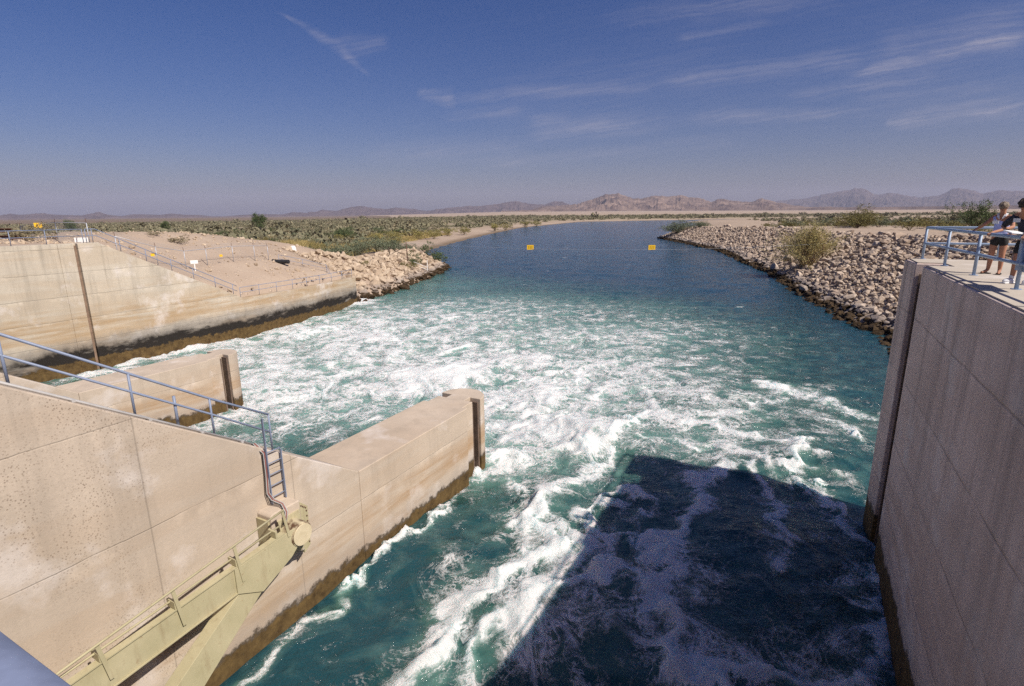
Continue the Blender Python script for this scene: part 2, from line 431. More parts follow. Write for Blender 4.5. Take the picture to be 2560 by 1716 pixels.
def axis(dense0, dense1, step, lo, hi, g):
    a = list(np.arange(dense0, dense1 + 1e-6, step))
    st = step; v = a[-1]
    while v < hi: st *= g; v += st; a.append(v)
    st = step; v = a[0]; b = []
    while v > lo: st *= g; v -= st; b.append(v)
    return np.array(b[::-1] + a)
def grid_faces(nx, ny):
    i = np.arange(ny - 1)[:, None] * nx + np.arange(nx - 1)[None, :]
    return np.stack([i, i + 1, i + nx + 1, i + nx], -1).reshape(-1, 4)

def ground_material():
    t = NT('desert_ground'); P = t.pos(); x, y, z = t.sep(P)
    big = t.noise(P, 0.02, 5, 0.6); med = t.noise(P, 0.35, 6, 0.65); fine = t.noise(P, 5.0, 5, 0.7)
    c = t.mix(t.mapr(big, 0.35, 0.65), (0.37, 0.285, 0.215), (0.46, 0.365, 0.28))
    c = t.mix(t.mapr(med, 0.35, 0.75, 0, 0.45), c, (0.30, 0.21, 0.15))
    vo = t.n('ShaderNodeTexVoronoi', {'Vector': P, 'Scale': 2.2}); vd = vo.outputs['Distance']; vr = t.sep(vo.outputs['Color'])[0]
    stones = t.math('MULTIPLY', t.mapr(vd, 0.34, 0.22), t.mapr(vr, 0.55, 0.75))
    c = t.mix(t.math('MULTIPLY', stones, 0.7), c, (0.55, 0.44, 0.34))
    c = t.mix(t.mapr(fine, 0.3, 0.75, 0, 0.4), c, (0.24, 0.17, 0.12))
    veg = t.n('ShaderNodeAttribute', attribute_name='scrub').outputs['Fac']
    vc = t.mix(t.mapr(med, 0.35, 0.65), (0.19, 0.165, 0.105), (0.31, 0.25, 0.155))
    c = t.mix(t.math('MULTIPLY', veg, t.mapr(t.noise(P, 0.12, 5, 0.7), 0.25, 0.6)), c, vc)
    c = t.mix(t.mapr(z, 0.32, 0.08, 0, 0.8), c, (0.13, 0.09, 0.055))
    h = t.math('ADD', t.math('MULTIPLY', fine, 0.4), t.math('ADD', t.math('MULTIPLY', med, 0.8), t.math('MULTIPLY', stones, 0.8)))
    t.principled(c, 0.95, t.bump(h, 0.8, 0.10), spec=0.1); return t.m
M['ground'] = ground_material()

def build_ground():
    xs = axis(-75, 75, 1.1, -26000, 26000, 1.055)
    ys = axis(10, 150, 1.1, -300, 24000, 1.05)
    X, Y = np.meshgrid(xs, ys)
    Z = ground_z(X.ravel(), Y.ravel())
    x = X.ravel(); y = Y.ravel()
    dL = -sdist(x, y, PL); dR = sdist(x, y, PR); s, t = ST(x, y)
    far = np.hypot(x, y)
    veg = np.where(dL > 0, sstep(16, 45, dL) * np.where((s < 66) & (t > -90), 0, 1), np.where(dR > 0, 0.35 * sstep(40, 120, dR), 0)) * (1 - sstep(1500, 2600, far))
    V = np.stack([x, y, Z], 1)
    fast_mesh('ground', V, grid_faces(len(xs), len(ys)), M['ground'], 'structure', True, {'scrub': ('FLOAT', veg)})
build_ground()

# ------------------------------------------------------------------ water
def dist_poly(x, y, pts):
    best = np.full(x.shape, 1e18)
    for (x0, y0), (x1, y1) in zip(pts[:-1], pts[1:]):
        dx, dy = x1 - x0, y1 - y0; L2 = dx * dx + dy * dy
        q = np.clip(((x - x0) * dx + (y - y0) * dy) / L2, 0, 1)
        best = np.minimum(best, (x - x0 - q * dx) ** 2 + (y - y0 - q * dy) ** 2)
    return np.sqrt(best)
STREAKS = [  # world points of the foam lines on the river, width, strength
    ([(4.6, 22.8), (2.2, 19.3), (1.0, 16.3), (-0.3, 14.9), (-1.6, 13.2), (-2.3, 11.3), (-3.2, 9.5)], 0.33, 0.87),
    ([(8.8, 21.2), (5.6, 17.9), (4.2, 14.9), (4.6, 13.8), (4.1, 12.8)], 0.27, 0.69),
    ([(0.9, 13.3), (2.1, 14.1), (3.3, 13.7), (3.8, 12.6), (3.7, 11.5), (3.9, 10.4), (4.1, 9)], 0.30, 0.78),
    ([(9.5, 20.6), (9.8, 17.9), (8.6, 14.8), (7.9, 13.8)], 0.21, 0.51),
    ([(11.8, 19.1), (11.7, 16.7), (10.9, 14.8), (9.4, 12.7), (8.5, 11.5), (8.0, 10.3)], 0.27, 0.74),
    ([(3.9, 10.4), (5.6, 11.0), (7.0, 10.6), (8.3, 10.8)], 0.30, 0.64),
    ([(9.1, 27.0), (11.7, 25.4), (12.8, 23.6), (12.7, 20.2)], 0.30, 0.74),
    ([(16.2, 32.8), (17.9, 30.7), (19.0, 26.8)], 0.36, 0.69),
    ([(16.7, 26.8), (17.1, 24.0)], 0.36, 0.64),
    ([(-1.0, 22.0), (1.6, 22.9), (4.9, 24.2), (8.0, 28.3), (8.5, 32.2)], 0.48, 0.74),
    ([(1.9, 16.3), (1.2, 14.7), (0.8, 12.8), (-0.6, 11.3), (-1, 9.5)], 0.36, 0.55),
    ([(-1.7, 20.4), (-2.8, 17.8), (-4.1, 15.0), (-5.2, 12.6), (-6.0, 11.0), (-7.2, 9)], 0.11, 0.57),
    ([(-29.7, 36.1), (-27.3, 43.5), (-25.7, 54.4), (-19.5, 68.3)], 1.08, 0.83),
    ([(4.9, 19.9), (3.2, 17.1), (2.2, 15.1)], 0.21, 0.55),
    ([(4.6, 16.3), (3.0, 15.8), (1.5, 14.1)], 0.21, 0.55),
    ([(10.5, 27.5), (13.5, 28.5), (16, 30)], 0.36, 0.55),
    ([(7, 24.5), (9.5, 23.5), (11.5, 22.0), (11.2, 20)], 0.30, 0.60),
    ([(-0.4, 21.2), (0.8, 19.5), (0.6, 18.2)], 0.15, 0.51),
]
BLOBS = [(-14.2, 46.2, 11, 0.45), (-5.0, 34.4, 7, 0.52), (-12.8, 31.9, 5, 0.36), (2.1, 31.5, 6, 0.48), (6.8, 35.0, 4.5, 0.39), (-0.5, 25.4, 3.6, 0.48),
         (-22.9, 50.1, 8, 0.44), (-10.6, 58.6, 9, 0.30), (6.3, 57.8, 12, 0.16), (15.4, 48.6, 8, 0.13), (9.1, 24.2, 2.5, 0.30), (1.7, 25.4, 3.5, 0.39),
         (-14.4, 28.2, 5, 0.16), (-18.7, 33.8, 6, 0.44), (0, 43, 7, 0.36), (8, 45, 6, 0.22), (12, 37, 5, 0.18), (15, 28, 5, 0.18), (4, 11, 3.5, 0.15), (0.5, 12.5, 2.0, 0.15),
         (8.2, 10.2, 2.0, 0.15), (-2, 69, 10, 0.08)]
def build_water():
    ss = axis(3, 26, 0.10, -12, 1500, 1.0125)
    tt = axis(-24, 5, 0.10, -420, 900, 1.018)
    T_, S_ = np.meshgrid(tt, ss)
    s = S_.ravel(); t = T_.ravel()
    x = s * UU[0] + t * VV[0]; y = s * UU[1] + t * VV[1]
    far = np.hypot(x, y)
    # large scale: where the river boils
    wx = (fbm(x / 3.0, y / 3.0, 3, 21) - 0.5) * 2.8; wy = (fbm(x / 3.0, y / 3.0, 3, 33) - 0.5) * 2.8
    wx += (fbm(x / 0.8, y / 0.8, 4, 41, 0.6) - 0.5) * 1.5; wy += (fbm(x / 0.8, y / 0.8, 4, 43, 0.6) - 0.5) * 1.5
    xw, yw = x + wx, y + wy
    D = np.zeros_like(x)
    for bx, by, r, a in BLOBS:
        D = np.maximum(D, 0) + a * np.exp(-((xw - bx) ** 2 + (yw - by) ** 2) / (r * r)) * (1 - 0.55 * np.clip(D, 0, 1))
    near = far < 110
    ST_ = np.zeros_like(x)
    for pts, w, a in STREAKS:
        d = np.full_like(x, 99.0); d[near] = dist_poly(xw[near], yw[near], pts)
        ST_ = np.maximum(ST_, a * np.exp(-(d / w) ** 2) + 0.24 * a * np.exp(-(d / (w * 3)) ** 2))
    ST_ = ST_ * (0.35 + 1.0 * fbm(x / 0.9, y / 0.9, 4, 83, 0.6))
    D = np.clip(np.maximum(D, ST_) + 0.25 * np.minimum(D, ST_), 0, 1.15)
    reach = np.clip(1 - (s - 50) / 34, 0, 1)
    D = D * np.clip(reach + 0.05, 0, 1)
    milk = 0.40 * sstep(10, 26, s) * np.exp(-(np.clip(t + 17, 0, 99) / 13) ** 2) * (0.55 + 0.9 * fbm(x / 7, y / 7, 3, 101))
    aer = np.clip(1.25 * np.clip(D, 0, 1) + 0.12 + milk, 0, 1) * sstep(88, 50, s + 0.35 * (t + 20))
    # pier edges and wall edges carry a thin line of foam
    # advected coordinates: stretch the pattern along the eddies
    N = 512; L = 48.0
    def spectral(seed, lam0, lam1):
        g = np.random.default_rng(seed).normal(size=(N, N)); F = np.fft.rfft2(g)
        ky = np.fft.fftfreq(N, L / N)[:, None]; kx = np.fft.rfftfreq(N, L / N)[None, :]
        k = np.sqrt(kx * kx + ky * ky) + 1e-9
        F *= (k > 1 / lam0) * (k < 1 / lam1) * k ** -2.2
        p = np.fft.irfft2(F, (N, N)); return p / p.std()
    psi = spectral(4, 12, 1.0)
    h = L / N
    vx = (np.roll(psi, -1, 0) - np.roll(psi, 1, 0)) / (2 * h); vy = -(np.roll(psi, -1, 1) - np.roll(psi, 1, 1)) / (2 * h)
    sp = np.sqrt((vx ** 2 + vy ** 2).mean()); vx /= sp; vy /= sp
    def samp(f, a, b):
        a = (a / h) % N; b = (b / h) % N
        i = a.astype(int); j = b.astype(int); fa = a - i; fb = b - j; i1 = (i + 1) % N; j1 = (j + 1) % N
        return (f[j, i] * (1 - fa) + f[j, i1] * fa) * (1 - fb) + (f[j1, i] * (1 - fa) + f[j1, i1] * fa) * fb
    a = t.copy(); b = s.copy()
    turb = (0.35 + 0.65 * np.clip(D * 1.4, 0, 1)) * sstep(140, 70, far)
    m = far < 140
    am, bm, tm = a[m], b[m], turb[m]
    for k in range(22):
        am2 = am - 0.055 * tm * samp(vx, am, bm); bm = bm - 0.055 * tm * samp(vy, am, bm); am = am2
    a[m], b[m] = am, bm
    flow = np.stack([a, b, np.zeros_like(a)], 1)
    # heights
    dnear = sstep(260, 40, far)
    boil = fbm(a / 2.6, b / 3.2, 4, 51, 0.5) - 0.5
    boil2 = fbm(a / 1.1 + 5, b / 1.3, 3, 57, 0.55, True) - 0.5
    froth = fbm(x / 0.32, y / 0.32, 3, 61, 0.6) - 0.5
    # spacing of the mesh limits what it can carry
    dx = 0.10 + np.maximum(0, np.maximum(np.maximum(s - 26, 0) * 0.0125, np.maximum(np.maximum(t - 5, 0), np.maximum(-24 - t, 0)) * 0.018))
    k3 = np.clip(1.6 - dx / 0.22, 0, 1); k2 = np.clip(1.6 - dx / 0.6, 0, 1)
    Z = (0.14 + 0.85 * np.clip(D, 0, 1)) * boil * 1.25 * dnear + (0.05 + 0.26 * np.clip(D, 0, 1)) * boil2 * k2 + 0.10 * np.clip(D - 0.2, 0, 1) * froth * k3
    Z += 0.08 * ST_ * dnear
    Z += 0.22 * (fbm(x / 5 + y / 9, y / 3.0, 3, 71) - 0.5) * sstep(900, 60, far)
    for bx, by, r_, h_ in [(7.6, 15.6, 3.0, .50), (2.6, 12.6, 2.2, .45), (6.6, 23.4, 2.2, .22), (1.6, 17.8, 1.6, .45), (4.6, 22.2, 1.5, -.32), (2.8, 20.4, 1.2, .30), (0.2, 13.6, 1.4, .35), (13, 22, 2.4, .40), (10.5, 29.5, 3.2, .45), (9.6, 20.4, 1.5, .35), (3.6, 25.5, 2.2, .45), (-3.0, 15.5, 2.2, .25)]:  # boil humps; the one dip is added to round the wall shadow's corner
        Z += h_ * np.exp(-((xw - bx) ** 2 + (yw - by) ** 2) / (r_ * r_))
    # one standing hump behind the first pier
    Z += 0.55 * np.exp(-(((x + 4.5) / 3.2) ** 2 + ((y - 35.5) / 2.2) ** 2))
    V = np.stack([x, y, Z], 1)
    ht = Z
    t_ = NT('river_water')
    P = t_.pos()
    fl = t_.n('ShaderNodeAttribute', attribute_name='flow').outputs['Vector']
    Dn = t_.n('ShaderNodeAttribute', attribute_name='foam').outputs['Fac']
    Dn = t_.math('MINIMUM', Dn, 1.0)
    Ae = t_.n('ShaderNodeAttribute', attribute_name='air').outputs['Fac']
    Hh = t_.n('ShaderNodeAttribute', attribute_name='crest').outputs['Fac']
    def ridge(vec, sc, det, ro, dist=0.0):
        n = t_.noise(vec, sc, det, ro, dist)
        return t_.math('SUBTRACT', 1.0, t_.math('ABSOLUTE', t_.math('MULTIPLY_ADD', n, 2.0, -1.0)))
    # warp a little more at small scale so threads curl
    w1 = t_.n('ShaderNodeTexNoise', {'Vector': fl, 'Scale': 0.9, 'Detail': 4.0, 'Roughness': 0.6}).outputs['Color']
    fl2 = t_.vmath('ADD', fl, t_.vmath('SCALE', t_.vmath('SUBTRACT', w1, (0.5, 0.5, 0.5)), scale=1.5))
    w2 = t_.n('ShaderNodeTexNoise', {'Vector': P, 'Scale': 1.3, 'Detail': 3.0, 'Roughness': 0.55}).outputs['Color']
    fl3 = t_.vmath('ADD', fl2, t_.vmath('SCALE', t_.vmath('SUBTRACT', w2, (0.5, 0.5, 0.5)), scale=0.8))
    big = t_.math('ADD', t_.math('MULTIPLY', t_.noise(fl, 0.62, 5, 0.6), 0.6), t_.math('MULTIPLY', t_.noise(P, 0.24, 3, 0.5), 0.4))
    r1 = ridge(fl2, 0.50, 5, 0.56)
    r2 = ridge(fl3, 1.25, 5, 0.58)
    pw = t_.n('ShaderNodeTexNoise', {'Vector': P, 'Scale': 1.6, 'Detail': 4.0, 'Roughness': 0.6}).outputs['Color']
    P2 = t_.vmath('ADD', P, t_.vmath('SCALE', t_.vmath('SUBTRACT', pw, (0.5, 0.5, 0.5)), scale=0.55))
    mid = t_.noise(P2, 1.15, 6, 0.64)
    fine = t_.noise(P, 9.0, 5, 0.75)
    spk = t_.noise(P, 30.0, 3, 0.7)
    # how much froth lies here, then how it breaks up
    G = t_.math('ADD', t_.math('MULTIPLY', Dn, 0.66), t_.math('MULTIPLY', t_.math('SUBTRACT', big, 0.5), t_.math('MULTIPLY_ADD', Dn, 2.6, 0.5)))
    G = t_.math('ADD', G, t_.math('MULTIPLY', Hh, 0.75))
    r3 = ridge(P2, 2.4, 4, 0.58)
    lace = t_.math('MAXIMUM', t_.math('MAXIMUM', t_.math('POWER', r1, 14.0), t_.math('MULTIPLY', t_.math('POWER', r2, 12.0), 0.95)), t_.math('MULTIPLY', t_.math('POWER', r3, 11.0), 0.85))
    lace = t_.math('MULTIPLY', lace, t_.mapr(t_.noise(P, 0.7, 4, 0.6), 0.34, 0.60, 0.25, 1.15))
    G = t_.math('ADD', G, t_.math('MULTIPLY', lace, t_.math('ADD', t_.math('MULTIPLY', Dn, 0.75), t_.mapr(Dn, 0.0, 0.12, 0.40, 0.72))))
    tex = t_.math('ADD', t_.math('MULTIPLY', mid, 0.60), t_.math('ADD', t_.math('MULTIPLY', fine, 0.28), t_.math('MULTIPLY', spk, 0.12)))
    v = t_.math('ADD', G, t_.math('MULTIPLY', t_.math('SUBTRACT', tex, 0.5), 1.75))
    caps = t_.noise(t_.n('ShaderNodeMapping', {'Vector': P, 'Rotation': (0, 0, R(12)), 'Scale': (0.22, 0.5, 1)}).outputs[0], 1.0, 4, 0.7)
    v = t_.math('ADD', v, t_.math('MULTIPLY', t_.mapr(caps, 0.66, 0.76), 0.75))
    foam = t_.math('POWER', t_.mapr(v, 0.40, 0.95, 0, 1), 1.15)
    airn = t_.math('ADD', Ae, t_.math('MULTIPLY', t_.math('SUBTRACT', t_.noise(fl, 0.8, 5, 0.6), 0.5), 0.9))
    air = t_.mapr(airn, 0.12, 1.15, 0, 1)
    c = t_.mix(t_.mapr(Ae, 0.0, 0.35), (0.010, 0.045, 0.072), (0.013, 0.062, 0.052))
    c = t_.mix(air, c, (0.20, 0.34, 0.29))
    c = t_.mix(foam, c, (0.72, 0.72, 0.70))
    ro = t_.math('MULTIPLY_ADD', foam, 0.75, 0.10)
    # ripples
    st = t_.n('ShaderNodeMapping', {'Vector': P, 'Rotation': (0, 0, R(20)), 'Scale': (0.55, 1.0, 1.0)}).outputs[0]
    rip = t_.math('ADD', t_.math('MULTIPLY', t_.noise(st, 0.9, 6, 0.62), 0.9), t_.math('MULTIPLY', t_.noise(P2, 3.2, 5, 0.6), 0.25))
    hgt = t_.math('ADD', rip, t_.math('MULTIPLY', foam, t_.math('MULTIPLY_ADD', fine, 0.5, 0.1)))
    hgt = t_.math('ADD', hgt, t_.math('MULTIPLY', t_.math('MULTIPLY', spk, foam), 0.08))
    pr_ = t_.principled(c, ro, t_.bump(hgt, 0.7, 0.40), spec=0.5, ior=1.33)
    pr_.subsurface_method = 'BURLEY'          # light spreads sideways in the milky water
    pr_.inputs['Subsurface Weight'].default_value = 0.6
    pr_.inputs['Subsurface Radius'].default_value = (0.35, 0.9, 1.0)
    pr_.inputs['Subsurface Scale'].default_value = 0.4
    cr = np.clip(ht / 0.55, -0.6, 1.0) * np.clip(D + 0.1, 0, 1)
    FW = grid_faces(len(tt), len(ss))
    land = np.maximum(sdist(x, y, PR), -sdist(x, y, PL)) > 6
    FW = FW[~land[FW].all(1)]
    fast_mesh('river_water', V, FW, t_.m, 'structure', True,
              {'flow': ('FLOAT_VECTOR', flow), 'foam': ('FLOAT', D), 'air': ('FLOAT', aer), 'crest': ('FLOAT', cr)})
build_water()

# ------------------------------------------------------------------ piers
SL = 0.652
def slope_z(s): return 3.25 + SL * (11.02 - s)
def pier_plan(t0, t1):
    """plan outline of a pier's low part with stoplog slots and a round nose; t0 is its right face"""
    tc = (t0 + t1) / 2; r = (t0 - t1) / 2
    P = [(10.9, t0), (17.1, t0), (17.1, t0 - 0.22), (17.85, t0 - 0.22), (17.85, t0 - 0.62), (18.28, t0 - 0.62), (18.28, t0 - 0.10)]
    sc = 18.32; rr = r - 0.10
    for k in range(1, 24):
        a = math.pi * k / 24
        P.append((sc + rr * math.sin(a), tc + rr * math.cos(a)))
    P += [(18.28, t1 + 0.10), (18.28, t1 + 0.62), (17.85, t1 + 0.62), (17.85, t1 + 0.22), (17.1, t1 + 0.22), (17.1, t1), (10.9, t1)]
    return P
def make_pier(t0, t1, label):
    th = thing('dam_pier', W(8, (t0 + t1) / 2, 0), label, 'dam pier', 'concrete piers of the dam')
    b = MB()
    prof = [(-6, -2.5), (11.02, -2.5), (11.02, 3.25), (1.75, slope_z(1.75)), (-0.2, slope_z(1.75)), (-0.2, 8.45), (-6, 8.45)]
    b.side(prof, t1, t0)
    b.build('sloping_side', M['pier_side'], th, bevel=0.03)
    b = MB()
    pl = [W(s, t)[:2] for s, t in pier_plan(t0, t1)]
    pl = [W(11.025, t0)[:2]] + pl[1:-1] + [W(11.025, t1)[:2]]
    b.prism(pl[::-1], -2.5, 3.25)
    b.build('nose', M['pier'], th, bevel=0.025)
    for tt_, sg in ((t0, -1), (t1, 1)):
        b = MB()
        b.box_st(17.87, 17.95, tt_ + sg * 0.60, tt_ + sg * 0.26, -1, 3.1)
        b.box_st(18.19, 18.27, tt_ + sg * 0.60, tt_ + sg * 0.20, -1, 3.1)
        b.build('slot_guide', M['slot'], th)
    return th
make_pier(-11.15, -13.3, 'sunlit concrete pier nearest the camera, sloping down to a flat round nose in white water')
make_pier(-27.6, -29.7, 'farther low concrete pier by the stained left wall, ending in a round nose')

# pipes laid on the sloping top, with clips
th = thing('conduit_run', W(6, -11.5, slope_z(6)), 'pair of thin conduits clipped along the sloping top of the near pier', 'conduit')
for k, tq in enumerate((-11.32, -11.62)):
    b = MB(); b.tube(W(1.9, tq, slope_z(1.9) + 0.04), W(7.85, tq, slope_z(7.85) + 0.04), 0.022, n=8)
    b.build('pipe', M['grey_cable'], th, True)
for sq in (3.2, 4.4, 5.6, 6.6, 7.5):
    b = MB(); b.box(W(sq, -11.47, slope_z(sq) + 0.03), (0.06, 0.42, 0.05), Euler((0, 0, -A + math.pi / 2)).to_matrix()); b.build('clip', M['grey_cable'], th)

# cables hanging beside the ladder
th = thing('cable_bundle', W(7.9, -11.1, 3.8), 'red, white and black cables hanging beside the ladder on the near pier', 'cables')
for k, mm in enumerate(('black', 'grey_cable', 'red_cable', 'grey_cable')):
    b = MB(); o_ = 0.032 * k
    b.path([W(7.75 + o_, -11.3, slope_z(7.75) + 0.03), W(7.85 + o_, -11.10, 5.15), W(7.84 + o_, -11.09, 4.6), W(7.80 + o_, -11.08, 4.1), W(7.84 + o_ * 1.2, -11.0, 3.92), W(7.92 + o_, -10.75, 3.84), W(7.86 + o_, -10.55, 3.7), W(7.75 + o_, -10.5, 3.45)], 0.012, 6)
    b.build('cable', M[mm], th, True)

# handrail down the near pier
def rail_thing(name, label, posts, top_pts, mids, m, r, cat='handrail', group=None, foot=False):
    p0 = posts[0][0]
    th = thing(name, p0, label, cat, group)
    for (a, b_) in posts:
        b = MB(); b.tube(a, b_, r * 0.92, n=10)
        o = b.build('post', m, th, True)
        if foot:
            b = MB(); b.tube(a, (a[0], a[1], a[2] + 0.012), r * 2.3, n=14); b.build('base_plate', m, o)
    b = MB(); b.path(top_pts, r, 10); b.build('top_rail', m, th, True)
    for mp in mids:
        b = MB(); b.path(mp, r * 0.9, 10); b.build('mid_rail', m, th, True)
    return th
TP = -11.75
def rp(s, h, t=TP): return W(s, t, slope_z(s) + h)
posts = [(rp(s, 0.0), rp(s, 0.93)) for s in (1.95, 3.73, 5.57, 7.15)]
posts.append((W(8.33, -11.35, slope_z(8.33)), W(8.33, -11.35, slope_z(8.33) + 0.97)))
rail_thing('handrail', 'blue-grey two-bar pipe handrail running down the sloping top of the near pier', posts,
           [rp(1.95, 0.93), rp(7.15, 0.93), W(8.33, -11.35, slope_z(8.33) + 0.97)],
           [[rp(1.95, 0.54), rp(7.15, 0.54), W(8.33, -11.35, slope_z(8.33) + 0.50)]], M['rail'], 0.027, group='handrails of the dam')
b = MB(); b.tube(rp(6.62, 0, -12.2), rp(6.62, 0.74, -12.2), 0.032, n=10)
tag(b.build('stub_post', M['rail'], None, True), 'lone short pipe post standing behind the handrail on the near pier top', 'post')

th = thing('ladder', W(8.1, -11.1, 3.75), 'blue-grey steel ladder on the near pier above the gate bearing', 'ladder')
for sq, top in ((7.93, 6.05), (8.34, slope_z(8.33) + 0.10)):
    b = MB(); b.box(W(sq, -11.06, (3.77 + top) / 2), (0.06, 0.022, top - 3.77), Euler((0, 0, -A)).to_matrix()); b.build('side_rail', M['rail'], th)
for k in range(5):
    b = MB(); z = 3.95 + 0.30 * k; b.tube(W(7.93, -11.06, z), W(8.34, -11.06, z), 0.014, n=8); b.build('rung', M['rail'], th, True)

# ------------------------------------------------------------------ radial gate arm and its bearing
th = thing('gate_bearing', W(8.1, -11.15, 2.4), 'white concrete corbel with rusty bolted olive plate at the foot of the ladder', 'gate bearing')
b = MB(); b.side([(7.55, 2.55), (8.42, 2.30), (8.42, 3.74), (7.62, 3.76), (7.55, 3.70)], -11.16, -10.66); b.build('corbel', M['pier'], th, bevel=0.03)
b = MB(); b.side([(7.50, 2.6), (7.552, 2.6), (7.60, 3.60), (7.50, 3.60)], -11.14, -10.72); b.build('side_plate', M['gate'], th)
b = MB(); b.side([(8.424, 2.2), (8.64, 2.35), (8.66, 3.45), (8.424, 3.68)], -11.14, -10.68)
plate = b.build('bolted_plate', M['gate'], th, bevel=0.01)
for k in range(7):
    b = MB(); b.tube(W(8.60, -10.68, 2.45 + 0.15 * k), W(8.60, -10.655, 2.45 + 0.15 * k), 0.018, n=6); b.build('bolt', M['rust'], plate)
for k in range(4):
    b = MB(); b.tube(W(8.45 + 0.045 * k, -10.68, 3.56 - 0.04 * k), W(8.45 + 0.045 * k, -10.655, 3.56 - 0.04 * k), 0.016, n=6); b.build('bolt', M['rust'], plate)
b = MB(); b.side([(7.70, 2.4), (8.36, 2.4), (8.36, 3.52), (7.70, 3.52)], -10.665, -10.62); b.build('face_plate', M['gate'], th)

th = thing('radial_gate', W(5, -10.45, 1.5), 'olive radial gate arm with girder, brace, walkway rail and round cream hub', 'radial gate')
def gtop(s): return 3.36 + 0.075 * (s - 7.67)
b = MB()
t0, t1 = -10.62, -10.30
b.side([(-4, gtop(-4) - 0.58), (6.7, gtop(6.7) - 0.60), (6.85, gtop(6.85)), (-4, gtop(-4))], -10.335, t1)      # web
b.build('girder_web', M['gate'], th, bevel=0.008)
b = MB(); b.side([(-4, gtop(-4) + 0.002), (7.6, gtop(7.6) + 0.002), (7.6, gtop(7.6) + 0.03), (-4, gtop(-4) + 0.03)], -10.42, -10.265); b.build('top_flange', M['gate'], th)
b = MB(); b.side([(-4, gtop(-4) - 0.61), (6.6, gtop(6.6) - 0.63), (6.6, gtop(6.6) - 0.602), (-4, gtop(-4) - 0.582)], -10.40, -10.27); b.build('bottom_flange', M['gate'], th)
b = MB(); b.side([(6.25, gtop(6.25) - 0.62), (6.86, 2.28), (7.72, 2.66), (7.95, 2.86), (8.05, 3.34), (7.70, gtop(7.7) - 0.01), (6.25, gtop(6.25) - 0.01)], -10.298, -10.265); b.build('gusset_plate', M['gate'], th, bevel=0.006)
b = MB(); b.side([(6.30, 2.60), (6.84, 2.27), (3.2, -0.55), (0.8, -2.0), (0.3, -1.6), (2.65, 0.05)], -10.62, -10.302); b.build('brace', M['gate'], th, bevel=0.008)
b = MB(); b.tube(W(8.06, -10.72, 3.09), W(8.06, -10.24, 3.09), 0.31, n=40); hub = b.build('hub', M['hub'], th, False, bevel=0.03)
b = MB(); b.tube(W(8.06, -10.238, 3.09), W(8.06, -10.21, 3.09), 0.275, n=40); b.build('hub_cap', M['cap'], hub, bevel=0.008)
def rtop(s): return 3.99 + 0.130 * (s - 7.58)
for sq in (0.9, 2.25, 3.6, 4.95, 6.30, 7.58):
    b = MB(); bot = gtop(sq) - (0.40 if sq < 7 else 0.12)
    b.side([(sq + 0.085, bot), (sq + 0.155, bot), (sq + 0.035, rtop(sq)), (sq - 0.035, rtop(sq))], -10.262, -10.245); b.build('post', M['gate'], th)
b = MB(); b.tube(W(-4, -10.25, rtop(-4)), W(7.62, -10.25, rtop(7.62)), 0.024, n=8); b.build('top_rail', M['gate'], th, True)
b = MB(); b.tube(W(-4, -10.42, gtop(-4) + 0.14), W(7.6, -10.42, gtop(7.6) + 0.18), 0.022, n=8); b.build('mid_rail', M['gate'], th, True)
for sq in (2.3, 3.65, 5.0, 6.35, 7.4):
    b = MB(); b.box(W(sq - 0.03, -10.40, gtop(sq) + 0.12), (0.26, 0.05, 0.16), Euler((0, 0, -A)).to_matrix()); b.build('bracket', M['gate'], th)

# ------------------------------------------------------------------ right abutment wall
WT = 3.0
th = thing('retaining_wall', W(8, 5, 0), 'tall shaded concrete abutment wall on the right with a vertical stoplog slot', 'wall')
b = MB()
pl = [(-8, WT), (18.35, WT), (18.35, WT + 0.62), (19.35, WT + 0.62), (19.35, WT - 0.02), (20.7, WT - 0.10), (20.95, WT), (20.95, 9.0), (-8, 9.0)]
b.prism([W(s, t)[:2] for s, t in pl][::-1], -3, DECK)
b.build('wall_body', M['right_wall'], th, bevel=0.03)
b = MB(); b.prism([W(s, t)[:2] for s, t in [(-8, WT + 0.06), (18.28, WT + 0.06), (18.28, WT + 0.68), (19.42, WT + 0.68), (19.42, WT + 0.04), (20.9, WT + 0.06), (20.9, 8.95), (-8, 8.95)]][::-1], DECK + 0.002, DECK + 0.03)
b.build('walkway_slab', M['deck'], th)
b = MB(); b.box_st(18.36, 18.44, WT + 0.1, WT + 0.61, -1, DECK - 0.3); b.box_st(19.26, 19.34, WT + 0.1, WT + 0.61, -1, DECK - 0.3); b.build('slot_guide', M['slot'], th)

DZ = DECK + 0.03
PO = [(20.85, 3.36), (18.5, 3.49), (15.97, 3.58), (13.4, 3.67), (10.9, 3.72), (8.4, 3.76)]
PB = [(20.86, 5.15), (20.87, 6.95), (20.88, 8.7)]
RH = 0.95
def pp(q, h): return W(q[0], q[1], DZ + h)
rail_thing('handrail', 'pale blue pipe handrail on the right walkway, turning a corner behind the people',
           [(pp(q, 0), pp(q, RH)) for q in PO + PB],
           [pp(q, RH) for q in PO[::-1]] + [pp((20.87, 3.4), RH)] + [pp(q, RH) for q in PB],
           [[pp(q, RH * 0.5) for q in PO[::-1]] + [pp((20.87, 3.4), RH * 0.5)] + [pp(q, RH * 0.5) for q in PB]], M['rail_r'], 0.038, group='handrails of the dam', foot=True)
